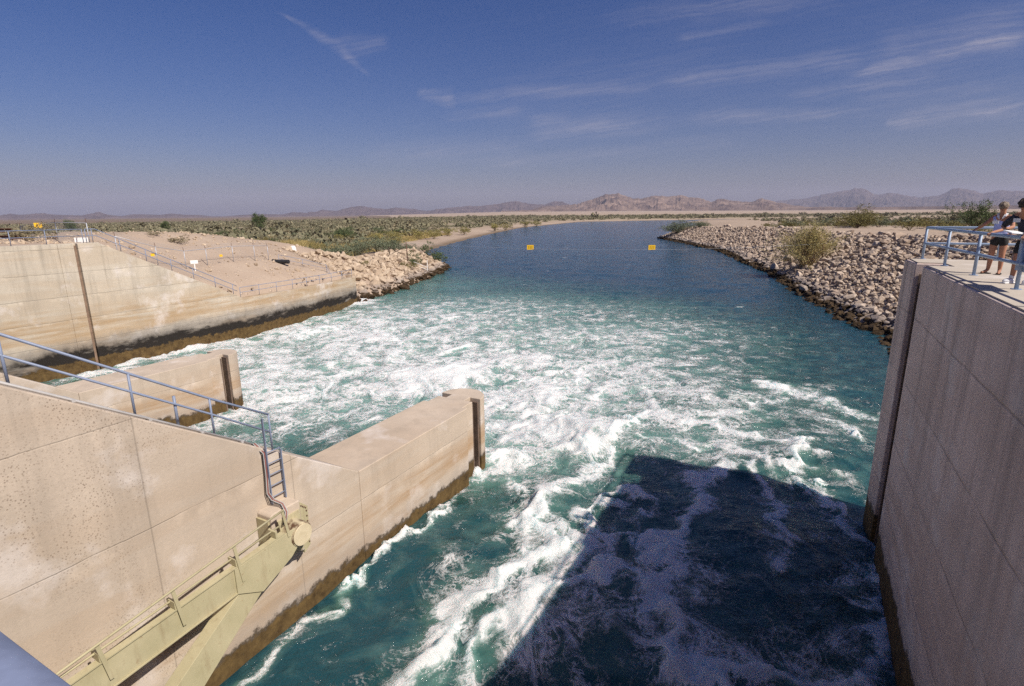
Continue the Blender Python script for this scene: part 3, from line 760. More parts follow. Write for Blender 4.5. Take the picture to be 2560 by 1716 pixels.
# sheet metal panel tied to the rail, seen from behind
th = thing('sign_board', W(13.6, 3.75, DZ + 0.32), 'plain blue-grey sheet metal board fixed behind the right handrail', 'board')
b = MB(); b.box(W(13.35, 3.735, DZ + 0.62), (0.012, 1.15, 0.60), Euler((0, 0, -A)).to_matrix()); b.build('panel', M['rail_r'], th, bevel=0.004)
for sq in (12.95, 13.75):
    b = MB(); b.box(W(sq, 3.712, DZ + 0.88), (0.03, 0.05, 0.08), Euler((0, 0, -A)).to_matrix()); b.build('bracket', M['galv'], th)

# ------------------------------------------------------------------ left wall
th = thing('retaining_wall', W(20, -45, 0), 'long stained concrete training wall on the left, stepping down a slope to the river', 'wall')
LT = -44.5
b = MB()
b.side([(-20, -3), (18.283, -3), (18.283, 9.05), (-20, 9.05)], LT - 1.0, LT - 0.025)
b.build('wall_body', M['left_wall'], th, bevel=0.008)
b = MB()
pl = [(18.285, LT), (19.2, LT), (19.2, LT - 0.35), (19.45, LT - 0.35), (19.45, LT), (20.8, LT), (20.8, LT - 0.72), (18.285, LT - 0.72)]
b.prism([W(s, t)[:2] for s, t in pl], -3, 9.05)
b.build('slot_panel', M['left_wall'], th, bevel=0.008)
b = MB(); b.box_st(19.21, 19.44, LT - 0.34, LT - 0.22, -1, 8.9); b.build('slot_guide', M['slot_l'], th)
b = MB()
b.side([(20.805, -3), (31.6, -3), (31.6, 3.52), (30.9, 3.9), (20.805, 9.0)], LT - 1.0, LT - 0.05)
b.build('sloping_wall', M['left_wall'], th, bevel=0.008)
b = MB()
P = [(31.605, LT - 0.05), (38, LT - 0.9), (44, LT - 2.1), (49.6, LT - 3.6)]
po = P + [(s, t - 0.7) for s, t in P[::-1]]
po[-1] = (31.605, LT - 0.75); po[4] = (49.3, LT - 4.4)
zt = [3.52, 3.46, 3.42, 3.38]
b.prism([W(s, t)[:2] for s, t in po], -3, zt + zt[::-1])
b.build('low_wall', M['left_wall'], th, bevel=0.03)

def lw(s, h):   # a point over the left wall's top
    if s < 31.6: z = float(np.interp(s, [-50, 20.8, 30.9, 31.6], [9.05, 9.05, 3.9, 3.52])); t = LT - 0.35
    else: z = float(np.interp(s, [31.6, 49.6], [3.52, 3.38])); t = float(np.interp(s, [31.6, 38, 44, 49.6], [LT - .4, LT - 1.25, LT - 2.45, LT - 3.95]))
    return W(s, t, z + h)
ps = [1, 4, 7, 10, 13, 15.95, 17.85, 20.0]
rail_thing('handrail', 'blue-grey two-bar handrail on the level top of the left wall', [(lw(s, 0), lw(s, 0.95)) for s in ps], [lw(s, 0.95) for s in (1, 20.0)], [[lw(s, .5) for s in (1, 20.0)]], M['rail'], 0.027, group='handrails of the dam')
ps = [20.2, 20.6, 22.3, 24.0, 25.8, 27.5, 29.3, 30.9]
rail_thing('handrail', 'blue-grey handrail descending the sloping part of the left wall', [(lw(s, 0), lw(s, 0.95)) for s in ps], [lw(s, 0.95) for s in (20.2, 20.8, 30.9, 31.3)], [[lw(s, .5) for s in (20.2, 20.8, 30.9, 31.3)]], M['rail'], 0.027, group='handrails of the dam')
ps = [31.6, 33.8, 36, 38.2, 40.4, 42.6, 44.8, 47, 49.2]
rail_thing('handrail', 'thin grey handrail along the low far end of the left wall', [(lw(s, 0), lw(s, 0.95)) for s in ps], [lw(s, 0.95) for s in ps], [[lw(s, .5) for s in ps]], M['rail'], 0.024, group='handrails of the dam')
# inner rail of the landing at the end
def gp(s, t, h): x, y, _ = W(s, t); return (x, y, gz(x, y) + h)
ps = [(49.0, -49.2), (47.2, -50.4), (44.8, -51.6), (42.5, -52.8)]
rail_thing('handrail', 'short grey handrail on the landing behind the low end of the left wall', [(gp(s, t, -.1), gp(s, t, 0.95)) for s, t in ps], [gp(s, t, .95) for s, t in ps], [[gp(s, t, .5) for s, t in ps]], M['rail'], 0.024, group='handrails of the dam')

# chain-link boundary fence: posts with outriggers and wires
fp = [(29.3, -79), (24.6, -59.5), (21.0, -46.2)]
fp2 = [(23.6, -48.0), (27.2, -49.2), (30.2, -50.2), (33.2, -51.6), (36.6, -52.4), (39.6, -53.0), (41.8, -53.6)]
def fence(pts, label, H=1.6):
    g0 = gp(*pts[0], 0)
    th = thing('wire_fence', g0, label, 'fence')
    tops = []
    for s, t in pts:
        a = gp(s, t, -0.1); c = gp(s, t, H)
        b = MB(); b.tube(a, c, 0.032, n=8); b.build('post', M['galv'], th, True)
        v = Vector(c); e = v + Vector((VV[0] * 0.25 - UU[0] * .1, VV[1] * 0.25 - UU[1] * .1, 0.32)) * -1; e.z = c[2] + 0.32
        b = MB(); b.tube(c, e, 0.022, n=6); b.build('outrigger', M['rust'], th, True)
        tops.append((Vector(a), Vector(c), e))
    b = MB(); b.path([q[1] for q in tops], 0.028, 8); b.build('top_rail', M['galv'], th, True)
    for k in (0.35, 0.7, 1.0):
        b = MB(); b.path([q[1].lerp(q[2], k) for q in tops], 0.006, 5); b.build('barbed_wire', M['galv'], th)
    # the netting, as diagonal wires
    b = MB()
    for (a0, c0, _), (a1, c1, _) in zip(tops[:-1], tops[1:]):
        L = (a1 - a0).length; n = int(L / 0.35)
        for k in range(n):
            f0 = k / n
            for sg in (1, -1):
                f1 = f0 + sg * H / L
                p0 = a0.lerp(a1, f0); z0 = 0.1
                fe = min(max(f1, 0), 1); hh = abs(fe - f0) * L / H
                p1 = a0.lerp(a1, fe).lerp(c0.lerp(c1, fe), min(1, hh))
                b.tube(p0, p1, 0.003, n=3, caps=False)
    b.build('netting', M['galv'], th)
    return th
fence(fp, 'wire fence with leaning barbed outriggers crossing the top of the left mound')
fence(fp2, 'wire fence with posts stepping down the face of the gravel mound')

def mound_pt(px_s, px_t, h=0.0): return gp(px_s, px_t, h)
def board_sign(s, t, w, hgt, pole, m, label, cat='sign', marks=True):
    g = gp(s, t, 0)
    th = thing('sign', g, label, cat)
    rot = Euler((0, 0, math.atan2(g[1], g[0]) - math.pi / 2)).to_matrix()
    b = MB(); b.box((g[0], g[1], g[2] + pole / 2), (0.08, 0.06, pole), rot); b.build('post', M['white'], th)
    off = rot @ Vector((0, -0.045, 0))
    b = MB(); b.box((g[0] + off.x, g[1] + off.y, g[2] + pole + hgt / 2 - 0.1), (w, 0.02, hgt), rot); b.build('board', m, th)
    return th
board_sign(30.9, -50.0, 0.62, 0.32, 0.80, M['white'], 'small white sign on a post halfway down the gravel mound')
board_sign(22.4, -50.5, 0.86, 0.36, 0.62, M['white'], 'small white sign behind the handrail at the top of the left wall')

def fence_plate(s, t, h, label, sz=0.55):
    g = gp(s, t, h); rot = Euler((0, 0, math.atan2(g[1], g[0]) - math.pi / 2 + 0.15)).to_matrix()
    b = MB(); b.box(g, (sz, 0.015, sz * 0.75), rot)
    o = b.build('warning_sign', M['yellow']); tag(o, label, 'sign', 'yellow signs on the left fence'); return o
fence_plate(26.9, -68.6, 1.25, 'yellow warning plate on the fence at the top of the mound', 0.65)
fence_plate(26.6, -48.7, 0.9, 'yellow warning plate on the mound fence left of the white post sign', 0.28)
fence_plate(34.8, -51.7, 1.0, 'yellow warning plate on the mound fence right of the white post sign', 0.28)

# white concrete marker on the mound crest
g = gp(52.0, -61.5, -0.1)
th = thing('marker_post', g, 'stubby white concrete marker on the crest of the gravel mound', 'marker')
b = MB(); b.tube(g, (g[0], g[1], g[2] + 0.75), 0.46, 0.36, 18); b.build('body', M['white'], th, bevel=0.04)
b = MB(); b.tube((g[0], g[1], g[2] + 0.752), (g[0], g[1], g[2] + 0.86), 0.30, 0.24, 18); b.build('cap', M['white'], th, bevel=0.03)

# black culvert pipe
g = gp(42.6, -52.6, 0.25); g2 = gp(43.6, -53.6, 0.25)
th = thing('culvert_pipe', g, 'black corrugated pipe lying by the landing below the mound', 'pipe')
b = MB()
a = Vector(g) - Vector((1.0, -0.2, 0)); c = Vector(g) + Vector((1.0, -0.2, 0.0))
b.path([a.lerp(c, k / 24) for k in range(25)], [0.22 + 0.025 * (k % 2) for k in range(25)], 16); b.build('pipe_barrel', M['black'], th)
b = MB(); b.path([a - (c - a) * 0.012, a + (c - a) * 0.03], 0.27, 16); b.build('flange', M['black'], th)

# rusty beam stack at far left
g = gp(24.5, -66, 0)
th = thing('beam_stack', g, 'two long rusty steel beams stacked on the far left behind the wall railing', 'beams')
def ibeam(p, q, hh, ww):
    b = MB(); p = Vector(p); q = Vector(q); d = (q - p); L = d.length; ang = math.atan2(d.y, d.x); rot = Euler((0, 0, ang)).to_matrix(); cc = (p + q) / 2
    b.box(cc, (L, 0.03, hh - 0.04), rot); b.box(cc + Vector((0, 0, hh / 2)), (L, ww, 0.035), rot); b.box(cc - Vector((0, 0, hh / 2)), (L, ww, 0.035), rot); return b
p0 = W(14.0, -76, 8.95); p1 = W(24.5, -65.4, 8.95)
ibeam(p0, p1, 0.52, 0.4).build('lower_beam', M['rust'], th)
p0 = W(16, -84.5, 9.55); p1 = W(26.5, -73.5, 9.55)
ibeam(p0, p1, 0.4, 0.5).build('upper_beam', M['rust'], th)
for k in (0.1, 0.45, 0.8):
    q = Vector(W(16, -84.5, 0)).lerp(Vector(W(26.5, -73.5, 0)), k); b = MB(); b.box((q.x, q.y, 8.8), (0.3, 0.3, 1.0), Euler((0, 0, 0.6)).to_matrix()); b.build('support_block', M['wood'], th)
g = gp(24.5, -82, 0)
b = MB(); b.path([g, (g[0] - 0.5, g[1] - 0.1, g[2] + 2.6)], [0.10, 0.08], 8)
tag(b.build('leaning_post', M['rust'], None, True), 'single leaning rust-red post at the far left skyline', 'post')

# ------------------------------------------------------------------ rocks
def ico():
    p = (1 + 5 ** 0.5) / 2
    v = np.array([(-1, p, 0), (1, p, 0), (-1, -p, 0), (1, -p, 0), (0, -1, p), (0, 1, p), (0, -1, -p), (0, 1, -p), (p, 0, -1), (p, 0, 1), (-p, 0, -1), (-p, 0, 1)], float)
    v /= np.linalg.norm(v[0])
    f = np.array([(0, 11, 5), (0, 5, 1), (0, 1, 7), (0, 7, 10), (0, 10, 11), (1, 5, 9), (5, 11, 4), (11, 10, 2), (10, 7, 6), (7, 1, 8), (3, 9, 4), (3, 4, 2), (3, 2, 6), (3, 6, 8), (3, 8, 9), (4, 9, 5), (2, 4, 11), (6, 2, 10), (8, 6, 7), (9, 8, 1)])
    return v, f
def subdiv(v, f):
    v = list(map(tuple, v)); cache = {}; nf = []
    def mid(a, b):
        k = (min(a, b), max(a, b))
        if k not in cache:
            m = (np.array(v[a]) + np.array(v[b])) / 2; m /= np.linalg.norm(m); cache[k] = len(v); v.append(tuple(m))
        return cache[k]
    for a, b, c in f:
        x, y, z = mid(a, b), mid(b, c), mid(c, a); nf += [(a, x, z), (b, y, x), (c, z, y), (x, y, z)]
    return np.array(v), np.array(nf)
IV, IF = ico(); IV1, IF1 = subdiv(IV, IF); IV2, IF2 = subdiv(IV1, IF1)
def rock_shape(seed, V):
    r = np.random.default_rng(seed)
    v = V.copy()
    # cut by random planes: broken quarry stone
    for k in range(15):
        n = r.normal(size=3); n /= np.linalg.norm(n); d = r.uniform(0.44, 0.76)
        e = v @ n; m = e > d; v[m] -= np.outer(e[m] - d, n)
    v *= np.array([1.40, 1.12, 0.95]) * r.uniform(0.82, 1.18, 3)
    v += r.normal(size=v.shape) * 0.012
    return v
RS_FINE = [rock_shape(k, IV2) for k in range(10)]
RS_MED = [rock_shape(50 + k, IV1) for k in range(12)]
RS_LOW = [rock_shape(90 + k, IV) for k in range(12)]
def rand_rots(n, r):
    q = r.normal(size=(n, 4)); q /= np.linalg.norm(q, axis=1)[:, None]
    w, x, y, z = q.T
    return np.stack([1 - 2 * (y * y + z * z), 2 * (x * y - z * w), 2 * (x * z + y * w), 2 * (x * y + z * w), 1 - 2 * (x * x + z * z), 2 * (y * z - x * w), 2 * (x * z - y * w), 2 * (y * z + x * w), 1 - 2 * (x * x + y * y)], 1).reshape(n, 3, 3)
def merged_rocks(name, pos, rad, shapes, F, m, label):
    r = np.random.default_rng(7); n = len(pos); Rm = rand_rots(n, r)
    which = r.integers(0, len(shapes), n)
    S = np.stack(shapes)[which]                       # n,k,3
    V = np.einsum('nij,nkj->nki', Rm, S) * rad[:, None, None]
    V[:, :, 2] *= 0.85
    V = V + pos[:, None, :]
    k = S.shape[1]
    Fm = (F[None] + (np.arange(n) * k)[:, None, None]).reshape(-1, 3)
    return V.reshape(-1, 3), Fm
CAM = np.array([0, 0, CAMZ])
def in_frame(P, marg=1.05):
    x, y, z = P[:, 0], P[:, 1], P[:, 2] - CAMZ
    p = R(13.5); fw = y * math.cos(p) - z * math.sin(p); up = y * math.sin(p) + z * math.cos(p)
    return (fw > 1) & (np.abs(x / fw) < 0.951 * marg) & (np.abs(up / fw) < 0.637 * marg)
def along(P, s_from, s_to, n, r):
    seg = np.diff(P, axis=0); L = np.hypot(*seg.T); cum = np.concatenate([[0], np.cumsum(L)])
    u = r.uniform(s_from, s_to, n); i = np.clip(np.searchsorted(cum, u) - 1, 0, len(seg) - 1)
    f = (u - cum[i]) / L[i]; p = P[i] + seg[i] * f[:, None]; d = seg[i] / L[i][:, None]
    return p, d
def riprap():
    r = np.random.default_rng(3)
    P = PR[2:15]
    tot = np.hypot(*np.diff(P, axis=0).T).sum()
    n = 26000
    u = tot * r.uniform(0, 1, n) ** 1.0
    seg = np.diff(P, axis=0); L = np.hypot(*seg.T); cum = np.concatenate([[0], np.cumsum(L)])
    i = np.clip(np.searchsorted(cum, u) - 1, 0, len(seg) - 1); f = (u - cum[i]) / L[i]
    p = P[i] + seg[i] * f[:, None]; d = seg[i] / L[i][:, None]; nrm = np.stack([d[:, 1], -d[:, 0]], 1)
    h = np.interp(p[:, 1], RH_Y, RH_Z)
    w = h / 0.47 + 1.2
    o = r.uniform(0, 1, n) * (w + 0.9) - 0.9
    q = p + nrm * o[:, None]
    z = ground_z(q[:, 0], q[:, 1])
    rad = np.exp(r.normal(math.log(0.21), 0.42, n)); rad = np.clip(rad, 0.12, 0.85)
    rad *= np.where(o < 2, 1.15, 1.0)
    pos = np.stack([q[:, 0], q[:, 1], np.maximum(z, -0.3) + rad * r.uniform(0.25, 0.75, len(rad))], 1)
    s, t = ST(q[:, 0], q[:, 1])
    ok = ~((s < 21.4) & (t < 9.5)) & (z < 8.95)
    pos, rad = pos[ok], rad[ok]
    dist = np.linalg.norm(pos - CAM, axis=1)
    vis = in_frame(pos, 0.98)
    # hidden by the abutment: the sight line passes behind the wall's end
    ang = np.degrees(np.arctan2(pos[:, 0], pos[:, 1])); el = (pos[:, 2] - CAMZ) / np.hypot(pos[:, 0], pos[:, 1])
    vis &= ~((ang > 35.9) & (el < -0.088)) 
    size = np.where(vis, rad / dist, 0)
    order = np.argsort(-size); top = order[:300]
    rest = np.setdiff1d(np.arange(len(pos)), top)
    meshes = []
    for k, v in enumerate(RS_FINE):
        me = bpy.data.meshes.new('riprap_rock'); me.from_pydata(v.tolist(), [], IF2.tolist()); me.update(); me.materials.append(M['rock']); meshes.append(me)
    for j, k in enumerate(top):
        o = bpy.data.objects.new('riprap_rock', meshes[j % len(meshes)]); col.objects.link(o)
        o.location = pos[k].tolist(); o.scale = (rad[k],) * 3
        o.rotation_euler = (random.uniform(-.5, .5), random.uniform(-.5, .5), random.uniform(0, 6.28))
        tag(o, 'angular tan stone in the riprap slope behind the right wall', 'rock', 'stones of the right bank riprap')
    near = rest[dist[rest] < 120]; farr = rest[dist[rest] >= 120]
    V1, F1 = merged_rocks('a', pos[near], rad[near], RS_MED, IF1, M['rock'], '')
    V2, F2 = merged_rocks('b', pos[farr], rad[farr] * 1.1, RS_LOW, IF, M['rock'], '')
    o = fast_mesh('riprap_stones', np.concatenate([V1, V2]), np.concatenate([F1, F2 + len(V1)]), M['rock'], 'stuff')
    tag(o, 'countless tan broken stones covering the right river bank', 'riprap')
riprap()
def boulders():
    r = np.random.default_rng(8)
    P = PL[2:9]
    n = 3000
    seg = np.diff(P, axis=0); L = np.hypot(*seg.T); cum = np.concatenate([[0], np.cumsum(L)])
    u = r.uniform(0, 62, n); i = np.clip(np.searchsorted(cum, u) - 1, 0, len(seg) - 1); f = (u - cum[i]) / L[i]
    p = P[i] + seg[i] * f[:, None]; d = seg[i] / L[i][:, None]; nrm = np.stack([-d[:, 1], d[:, 0]], 1)
    o = r.uniform(0, 1, n) ** 0.9 * 12 - 0.7
    q = p + nrm * o[:, None]; z = ground_z(q[:, 0], q[:, 1])
    rad = np.clip(np.exp(r.normal(math.log(0.27), 0.48, n)), 0.14, 0.8)
    pos = np.stack([q[:, 0], q[:, 1], np.maximum(z, -0.3) + rad * 0.32], 1)
    s, t = ST(q[:, 0], q[:, 1])
    ok = (s > 48.8) & ~((s < 50.2) & (t > -48.6))
    pos, rad = pos[ok], rad[ok]
    size = rad / np.linalg.norm(pos - CAM, axis=1); order = np.argsort(-size)[:300]; rest = np.setdiff1d(np.arange(len(pos)), order)
    meshes = []
    for k, v in enumerate(RS_FINE):
        me = bpy.data.meshes.new('boulder'); me.from_pydata(v.tolist(), [], IF2.tolist()); me.update(); me.materials.append(M['rock_l']); meshes.append(me)
    for j, k in enumerate(order):
        o = bpy.data.objects.new('boulder', meshes[j % len(meshes)]); col.objects.link(o)
        o.location = pos[k].tolist(); o.scale = (rad[k],) * 3; o.rotation_euler = (random.uniform(-.6, .6), random.uniform(-.6, .6), random.uniform(0, 6.28))
        tag(o, 'pale tan boulder on the rocky spit beyond the left wall', 'rock', 'boulders of the left spit')
    V1, F1 = merged_rocks('a', pos[rest], rad[rest], RS_MED, IF1, M['rock_l'], '')
    o = fast_mesh('boulder_fill', V1, F1, M['rock_l'], 'stuff'); tag(o, 'smaller pale stones filling gaps between the boulders of the left spit', 'stones')
boulders()
def rubble():
    r = np.random.default_rng(19); n = 2600
    s = r.uniform(18, 66, n); t = -46 - r.uniform(0, 1, n) ** 1.2 * 22 - np.interp(s, [31, 49.6], [0, 3.5])
    keep = (s < 62)
    x, y = s * UU[0] + t * VV[0], s * UU[1] + t * VV[1]; z = ground_z(x, y)
    d = fbm(x / 5, y / 5, 3, 77); keep &= r.uniform(0, 1, n) < sstep(0.40, 0.6, d) + 0.12
    rad = np.clip(np.exp(r.normal(math.log(0.11), 0.5, n)), 0.05, 0.4)
    pos = np.stack([x, y, z + rad * 0.2], 1)[keep]; rad = rad[keep]
    V, F = merged_rocks('r', pos, rad, RS_LOW, IF, M['rock_l'], '')
    o = fast_mesh('rubble', V, F, M['rock_l'], 'stuff'); tag(o, 'loose stones strewn over the gravel mound', 'rubble')
rubble()

# ------------------------------------------------------------------ vegetation
def leaf_mat(name, a, b, c2):
    t = NT(name)
    isl = t.n('ShaderNodeNewGeometry').outputs['Random Per Island']
    oi = t.n('ShaderNodeObjectInfo').outputs['Random']
    P = t.pos()
    c = t.mix(isl, a, b)
    c = t.mix(t.mapr(t.noise(P, 0.5, 3), 0.45, 0.7, 0, 0.7), c, c2)
    c = t.mix(t.math('MULTIPLY', oi, 0.35), c, tuple(q * 0.55 for q in a))
    p = t.principled(c, 0.75, spec=0.15)
    return t.m
M['sage'] = leaf_mat('sage_scrub_leaves', (0.185, 0.165, 0.10), (0.29, 0.245, 0.15), (0.25, 0.19, 0.11))
M['green'] = leaf_mat('dark_green_leaves', (0.065, 0.095, 0.035), (0.135, 0.165, 0.07), (0.105, 0.125, 0.06))
M['greygreen'] = leaf_mat('grey_green_leaves', (0.12, 0.145, 0.085), (0.22, 0.24, 0.15), (0.17, 0.18, 0.115))
M['olive'] = leaf_mat('olive_creosote_leaves', (0.14, 0.125, 0.04), (0.26, 0.225, 0.085), (0.20, 0.155, 0.065))
M['straw'] = leaf_mat('straw_reed_blades', (0.34, 0.25, 0.09), (0.48, 0.37, 0.16), (0.27, 0.23, 0.09))
M['willow'] = leaf_mat('yellow_green_leaves', (0.20, 0.18, 0.06), (0.34, 0.28, 0.10), (0.23, 0.21, 0.08))
M['tamgreen'] = leaf_mat('tamarisk_leaves', (0.25, 0.24, 0.085), (0.48, 0.39, 0.17), (0.58, 0.42, 0.18))
M['stem'] = simple('bush_stems', (0.20, 0.145, 0.085), 0.9, 0, 0.3, 4)
M['pale_stem'] = simple('yellow_bush_stems', (0.50, 0.37, 0.19), 0.9, 0, 0.25, 4)

def leaves(r, centers, size, n_per, spread, flat=0.8, blade=None):
    """little leaf triangles round each twig point"""
    n = len(centers) * n_per
    c = np.repeat(centers, n_per, 0) + r.normal(size=(n, 3)) * spread * np.array([1, 1, flat])
    a = r.normal(size=(n, 3)); a /= np.linalg.norm(a, axis=1)[:, None]
    b = r.normal(size=(n, 3)); b -= a * (a * b).sum(1)[:, None]; b /= np.linalg.norm(b, axis=1)[:, None]
    L = size * r.uniform(0.6, 1.4, n)[:, None]
    V = np.stack([c - a * L * 0.5 - b * L * 0.28, c - a * L * 0.5 + b * L * 0.28, c + a * L * 0.7], 1).reshape(-1, 3)
    return V, np.arange(len(V)).reshape(-1, 3)
def clump_centers(r, n, lobes=7, flat=0.62):
    k_ = 0.42 if lobes < 9 else 0.30
    lc = r.normal(size=(lobes, 3)) * np.array([k_, k_, 0.24]); lc[:, 2] = np.abs(lc[:, 2]) + 0.3
    lr = r.uniform(0.25, 0.5, lobes)
    k = r.integers(0, lobes, n); d = r.normal(size=(n, 3)); d /= np.linalg.norm(d, axis=1)[:, None]
    rad = lr[k] * r.uniform(0.45, 1.0, n) ** 0.5
    c = lc[k] + d * rad[:, None] * np.array([1, 1, flat])
    c[:, 2] = np.maximum(c[:, 2], 0.02)
    return c
def bush_proto(seed, m, n=150, per=7, size=0.075, spread=0.05, lobes=7, hgt=0.75, name='shrub', stems=7, label='', cat='shrub', group=None):
    r = np.random.default_rng(seed)
    c = clump_centers(r, n, lobes)
    V, F = leaves(r, c, size, per, spread)
    V[:, 2] = np.maximum(V[:, 2] * hgt / 0.75, 0.0)
    root = thing(name, (0, 0, 0), label, cat, group)
    me = bpy.data.meshes.new('foliage'); me.from_pydata(V.tolist(), [], F.tolist()); me.update(); me.materials.append(m)
    o = bpy.data.objects.new('foliage', me); col.objects.link(o); o.parent = root
    b = MB()
    for k in range(stems):
        e = c[r.integers(0, n)] * np.array([1, 1, hgt / 0.75]); b.path([(0, 0, -0.03), tuple(e * np.array([.35, .35, .5])), tuple(e)], [0.018, 0.012, 0.005], 5)
    st = b; me = bpy.data.meshes.new('stems'); me.from_pydata(st.v, [], st.f); me.update(); me.materials.append(M['stem'])
    o = bpy.data.objects.new('stems', me); col.objects.link(o); o.parent = root
    return root
def reed_proto(seed, m, n=260, label='', group=None):
    r = np.random.default_rng(seed)
    root = thing('reed_clump', (0, 0, 0), label, 'reeds', group)
    base = r.normal(size=(n, 2)) * 0.28; h = r.uniform(0.55, 1.0, n); ln = r.normal(size=(n, 2)) * 0.10
    V = []
    w = 0.022
    a = r.uniform(0, 6.28, n); dx = np.cos(a) * w; dy = np.sin(a) * w
    z0 = np.zeros(n)
    V = np.stack([np.stack([base[:, 0] - dx, base[:, 1] - dy, z0], 1), np.stack([base[:, 0] + dx, base[:, 1] + dy, z0], 1),
                  np.stack([base[:, 0] + ln[:, 0] * 0.5 + dx, base[:, 1] + ln[:, 1] * .5 + dy, h * .6], 1), np.stack([base[:, 0] + ln[:, 0] * 0.5 - dx, base[:, 1] + ln[:, 1] * .5 - dy, h * .6], 1),
                  np.stack([base[:, 0] + ln[:, 0] * 1.3, base[:, 1] + ln[:, 1] * 1.3, h], 1)], 1)
    F4 = []; 
    verts = V.reshape(-1, 3).tolist()
    for k in range(n): F4 += [(5 * k, 5 * k + 1, 5 * k + 2, 5 * k + 3), (5 * k + 3, 5 * k + 2, 5 * k + 4)]
    me = bpy.data.meshes.new('blades'); me.from_pydata(verts, [], F4); me.update(); me.materials.append(m)
    o = bpy.data.objects.new('blades', me); col.objects.link(o); o.parent = root
    return root
def drop(proto, x, y, sc, rz=None, sink=0.05, label=None, first=[]):
    z = gz(x, y) - sink
    rz = random.uniform(0, 6.28) if rz is None else rz
    if proto.name not in first:
        first.append(proto.name); o = proto; o.location = (x, y, z); o.rotation_euler = (0, 0, rz); o.scale = (sc,) * 3 if not hasattr(sc, '__len__') else sc
    else:
        o = copy_tree(proto, (x, y, z), rz, sc)
    if label: o['label'] = label
    return o
def px(x, z, f=1346 * 2339 / 2560): return x

LS = 'grey-green desert shrub in the scrub plain across the river on the left'
RSH = 'olive creosote bush on the sandy flat above the right bank'
sage = [bush_proto(200 + k, M['sage'], label=LS, group='scrub bushes of the left plain') for k in range(3)]
grey = [bush_proto(210 + k, M['greygreen'], label=LS, group='scrub bushes of the left plain') for k in range(2)]
dark = [bush_proto(220 + k, M['green'], n=190, label=LS, group='scrub bushes of the left plain') for k in range(2)]
oliv = [bush_proto(230 + k, M['olive'], n=130, per=8, label=RSH, group='creosote bushes of the right bank') for k in range(3)]
wil = [bush_proto(240 + k, M['willow'], n=170, per=7, hgt=0.9, label='x', group='yellow-green willows on the left shore') for k in range(2)]
bigd = [bush_proto(260 + k, M['green'], n=620, per=9, size=0.042, spread=0.045, lobes=18, hgt=0.8, stems=16, label='x') for k in range(2)]
bigo = [bush_proto(270 + k, M['olive'], n=560, per=9, size=0.042, spread=0.045, lobes=16, hgt=0.8, stems=16, label='x') for k in range(2)]
bigg = [bush_proto(280 + k, M['greygreen'], n=620, per=9, size=0.042, spread=0.045, lobes=18, hgt=0.75, stems=16, label='x') for k in range(2)]
reed = [reed_proto(250 + k, M['straw'], label='x', group='straw reed clumps') for k in range(2)]

r = np.random.default_rng(77)
# scrub bushes of the left plain (the nearest, one by one)
cand = []
while len(cand) < 260:
    az = R(r.uniform(-43, 8)); d = 75 + 250 * r.uniform() ** 1.2
    x, y = d * math.sin(az), d * math.cos(az)
    dl = -float(sdist(np.array([x]), np.array([y]), PL)[0])
    s, t = ST(x, y)
    if dl < 26 or (s < 72 and t > -100) or (dl < 40 and r.uniform() < 0.5): continue
    cand.append((d, x, y))
for k, (d, x, y) in enumerate(sorted(cand)):
    q = r.uniform()
    p = random.choice(sage) if q < 0.66 else random.choice(grey) if q < 0.90 else random.choice(dark)
    sc = r.uniform(1.0, 2.7) * (1.25 if q > 0.9 else 1)
    drop(p, x, y, (sc * r.uniform(1.0, 1.5), sc * r.uniform(1.0, 1.4), sc))
# dark green bushes behind the rocky spit
for k, (x, y, sc) in enumerate([(-45.5, 99, 3.4), (-41.5, 102, 3.6), (-37.5, 103, 4.3), (-33.5, 105, 4.4), (-30.0, 108, 3.7), (-27.0, 110, 3.6), (-24.2, 113, 3.2), (-21.8, 117, 2.6)]):
    lab = 'dense grey-green bush in the row behind the rocky left spit'
    o = drop(bigg[k % 2], x, y, (sc * 1.1, sc, sc * 0.95), label=lab); o['group'] = 'row of bushes behind the left spit'
o = drop(bigd[0], -63, 205, (7.5, 6, 4.6), label='broad dark green bush standing out of the pale scrub left of the river')
o = drop(bigd[1], -105, 168, (5.5, 5, 3.5), label='dark green bush above the white marker on the left plain')
for x, y, sc, lab in [(-17.3, 99.5, 2.3, 'green bush on the boulders beside the tall iron post'), (-17.9, 93.5, 1.7, 'small yellow-green bush among the boulders in front of the iron post'), (-15.6, 113.5, 3.6, 'olive bush at the tip of the left spit'),
                      (-35, 78, 0.9, 'low tuft at the foot of the mound near the boulders'), (-28.5, 80, 1.4, 'round olive tuft on bare ground behind the boulders'), (-22.5, 82.5, 1.2, 'tiny tuft growing between boulders of the left spit')]:
    o = drop(oliv[0] if sc < 2 else dark[0], x, y, (sc * 0.8, sc * 0.8, sc), label=lab); o['group'] = 'plants on the left spit'
for s, t, sc, lab in [(34.2, -57.8, 1.3, 'brown dry tuft on the face of the gravel mound'), (33.2, -59.8, 0.9, 'small dry tuft just above another on the gravel mound'), (22.4, -60.0, 2.2, 'dry rounded bush in front of the rusty beams')]:
    x, y, _ = W(s, t); o = drop(sage[0], x, y, (sc, sc, sc * 0.7), label=lab); o['group'] = 'dry tufts of the mound'
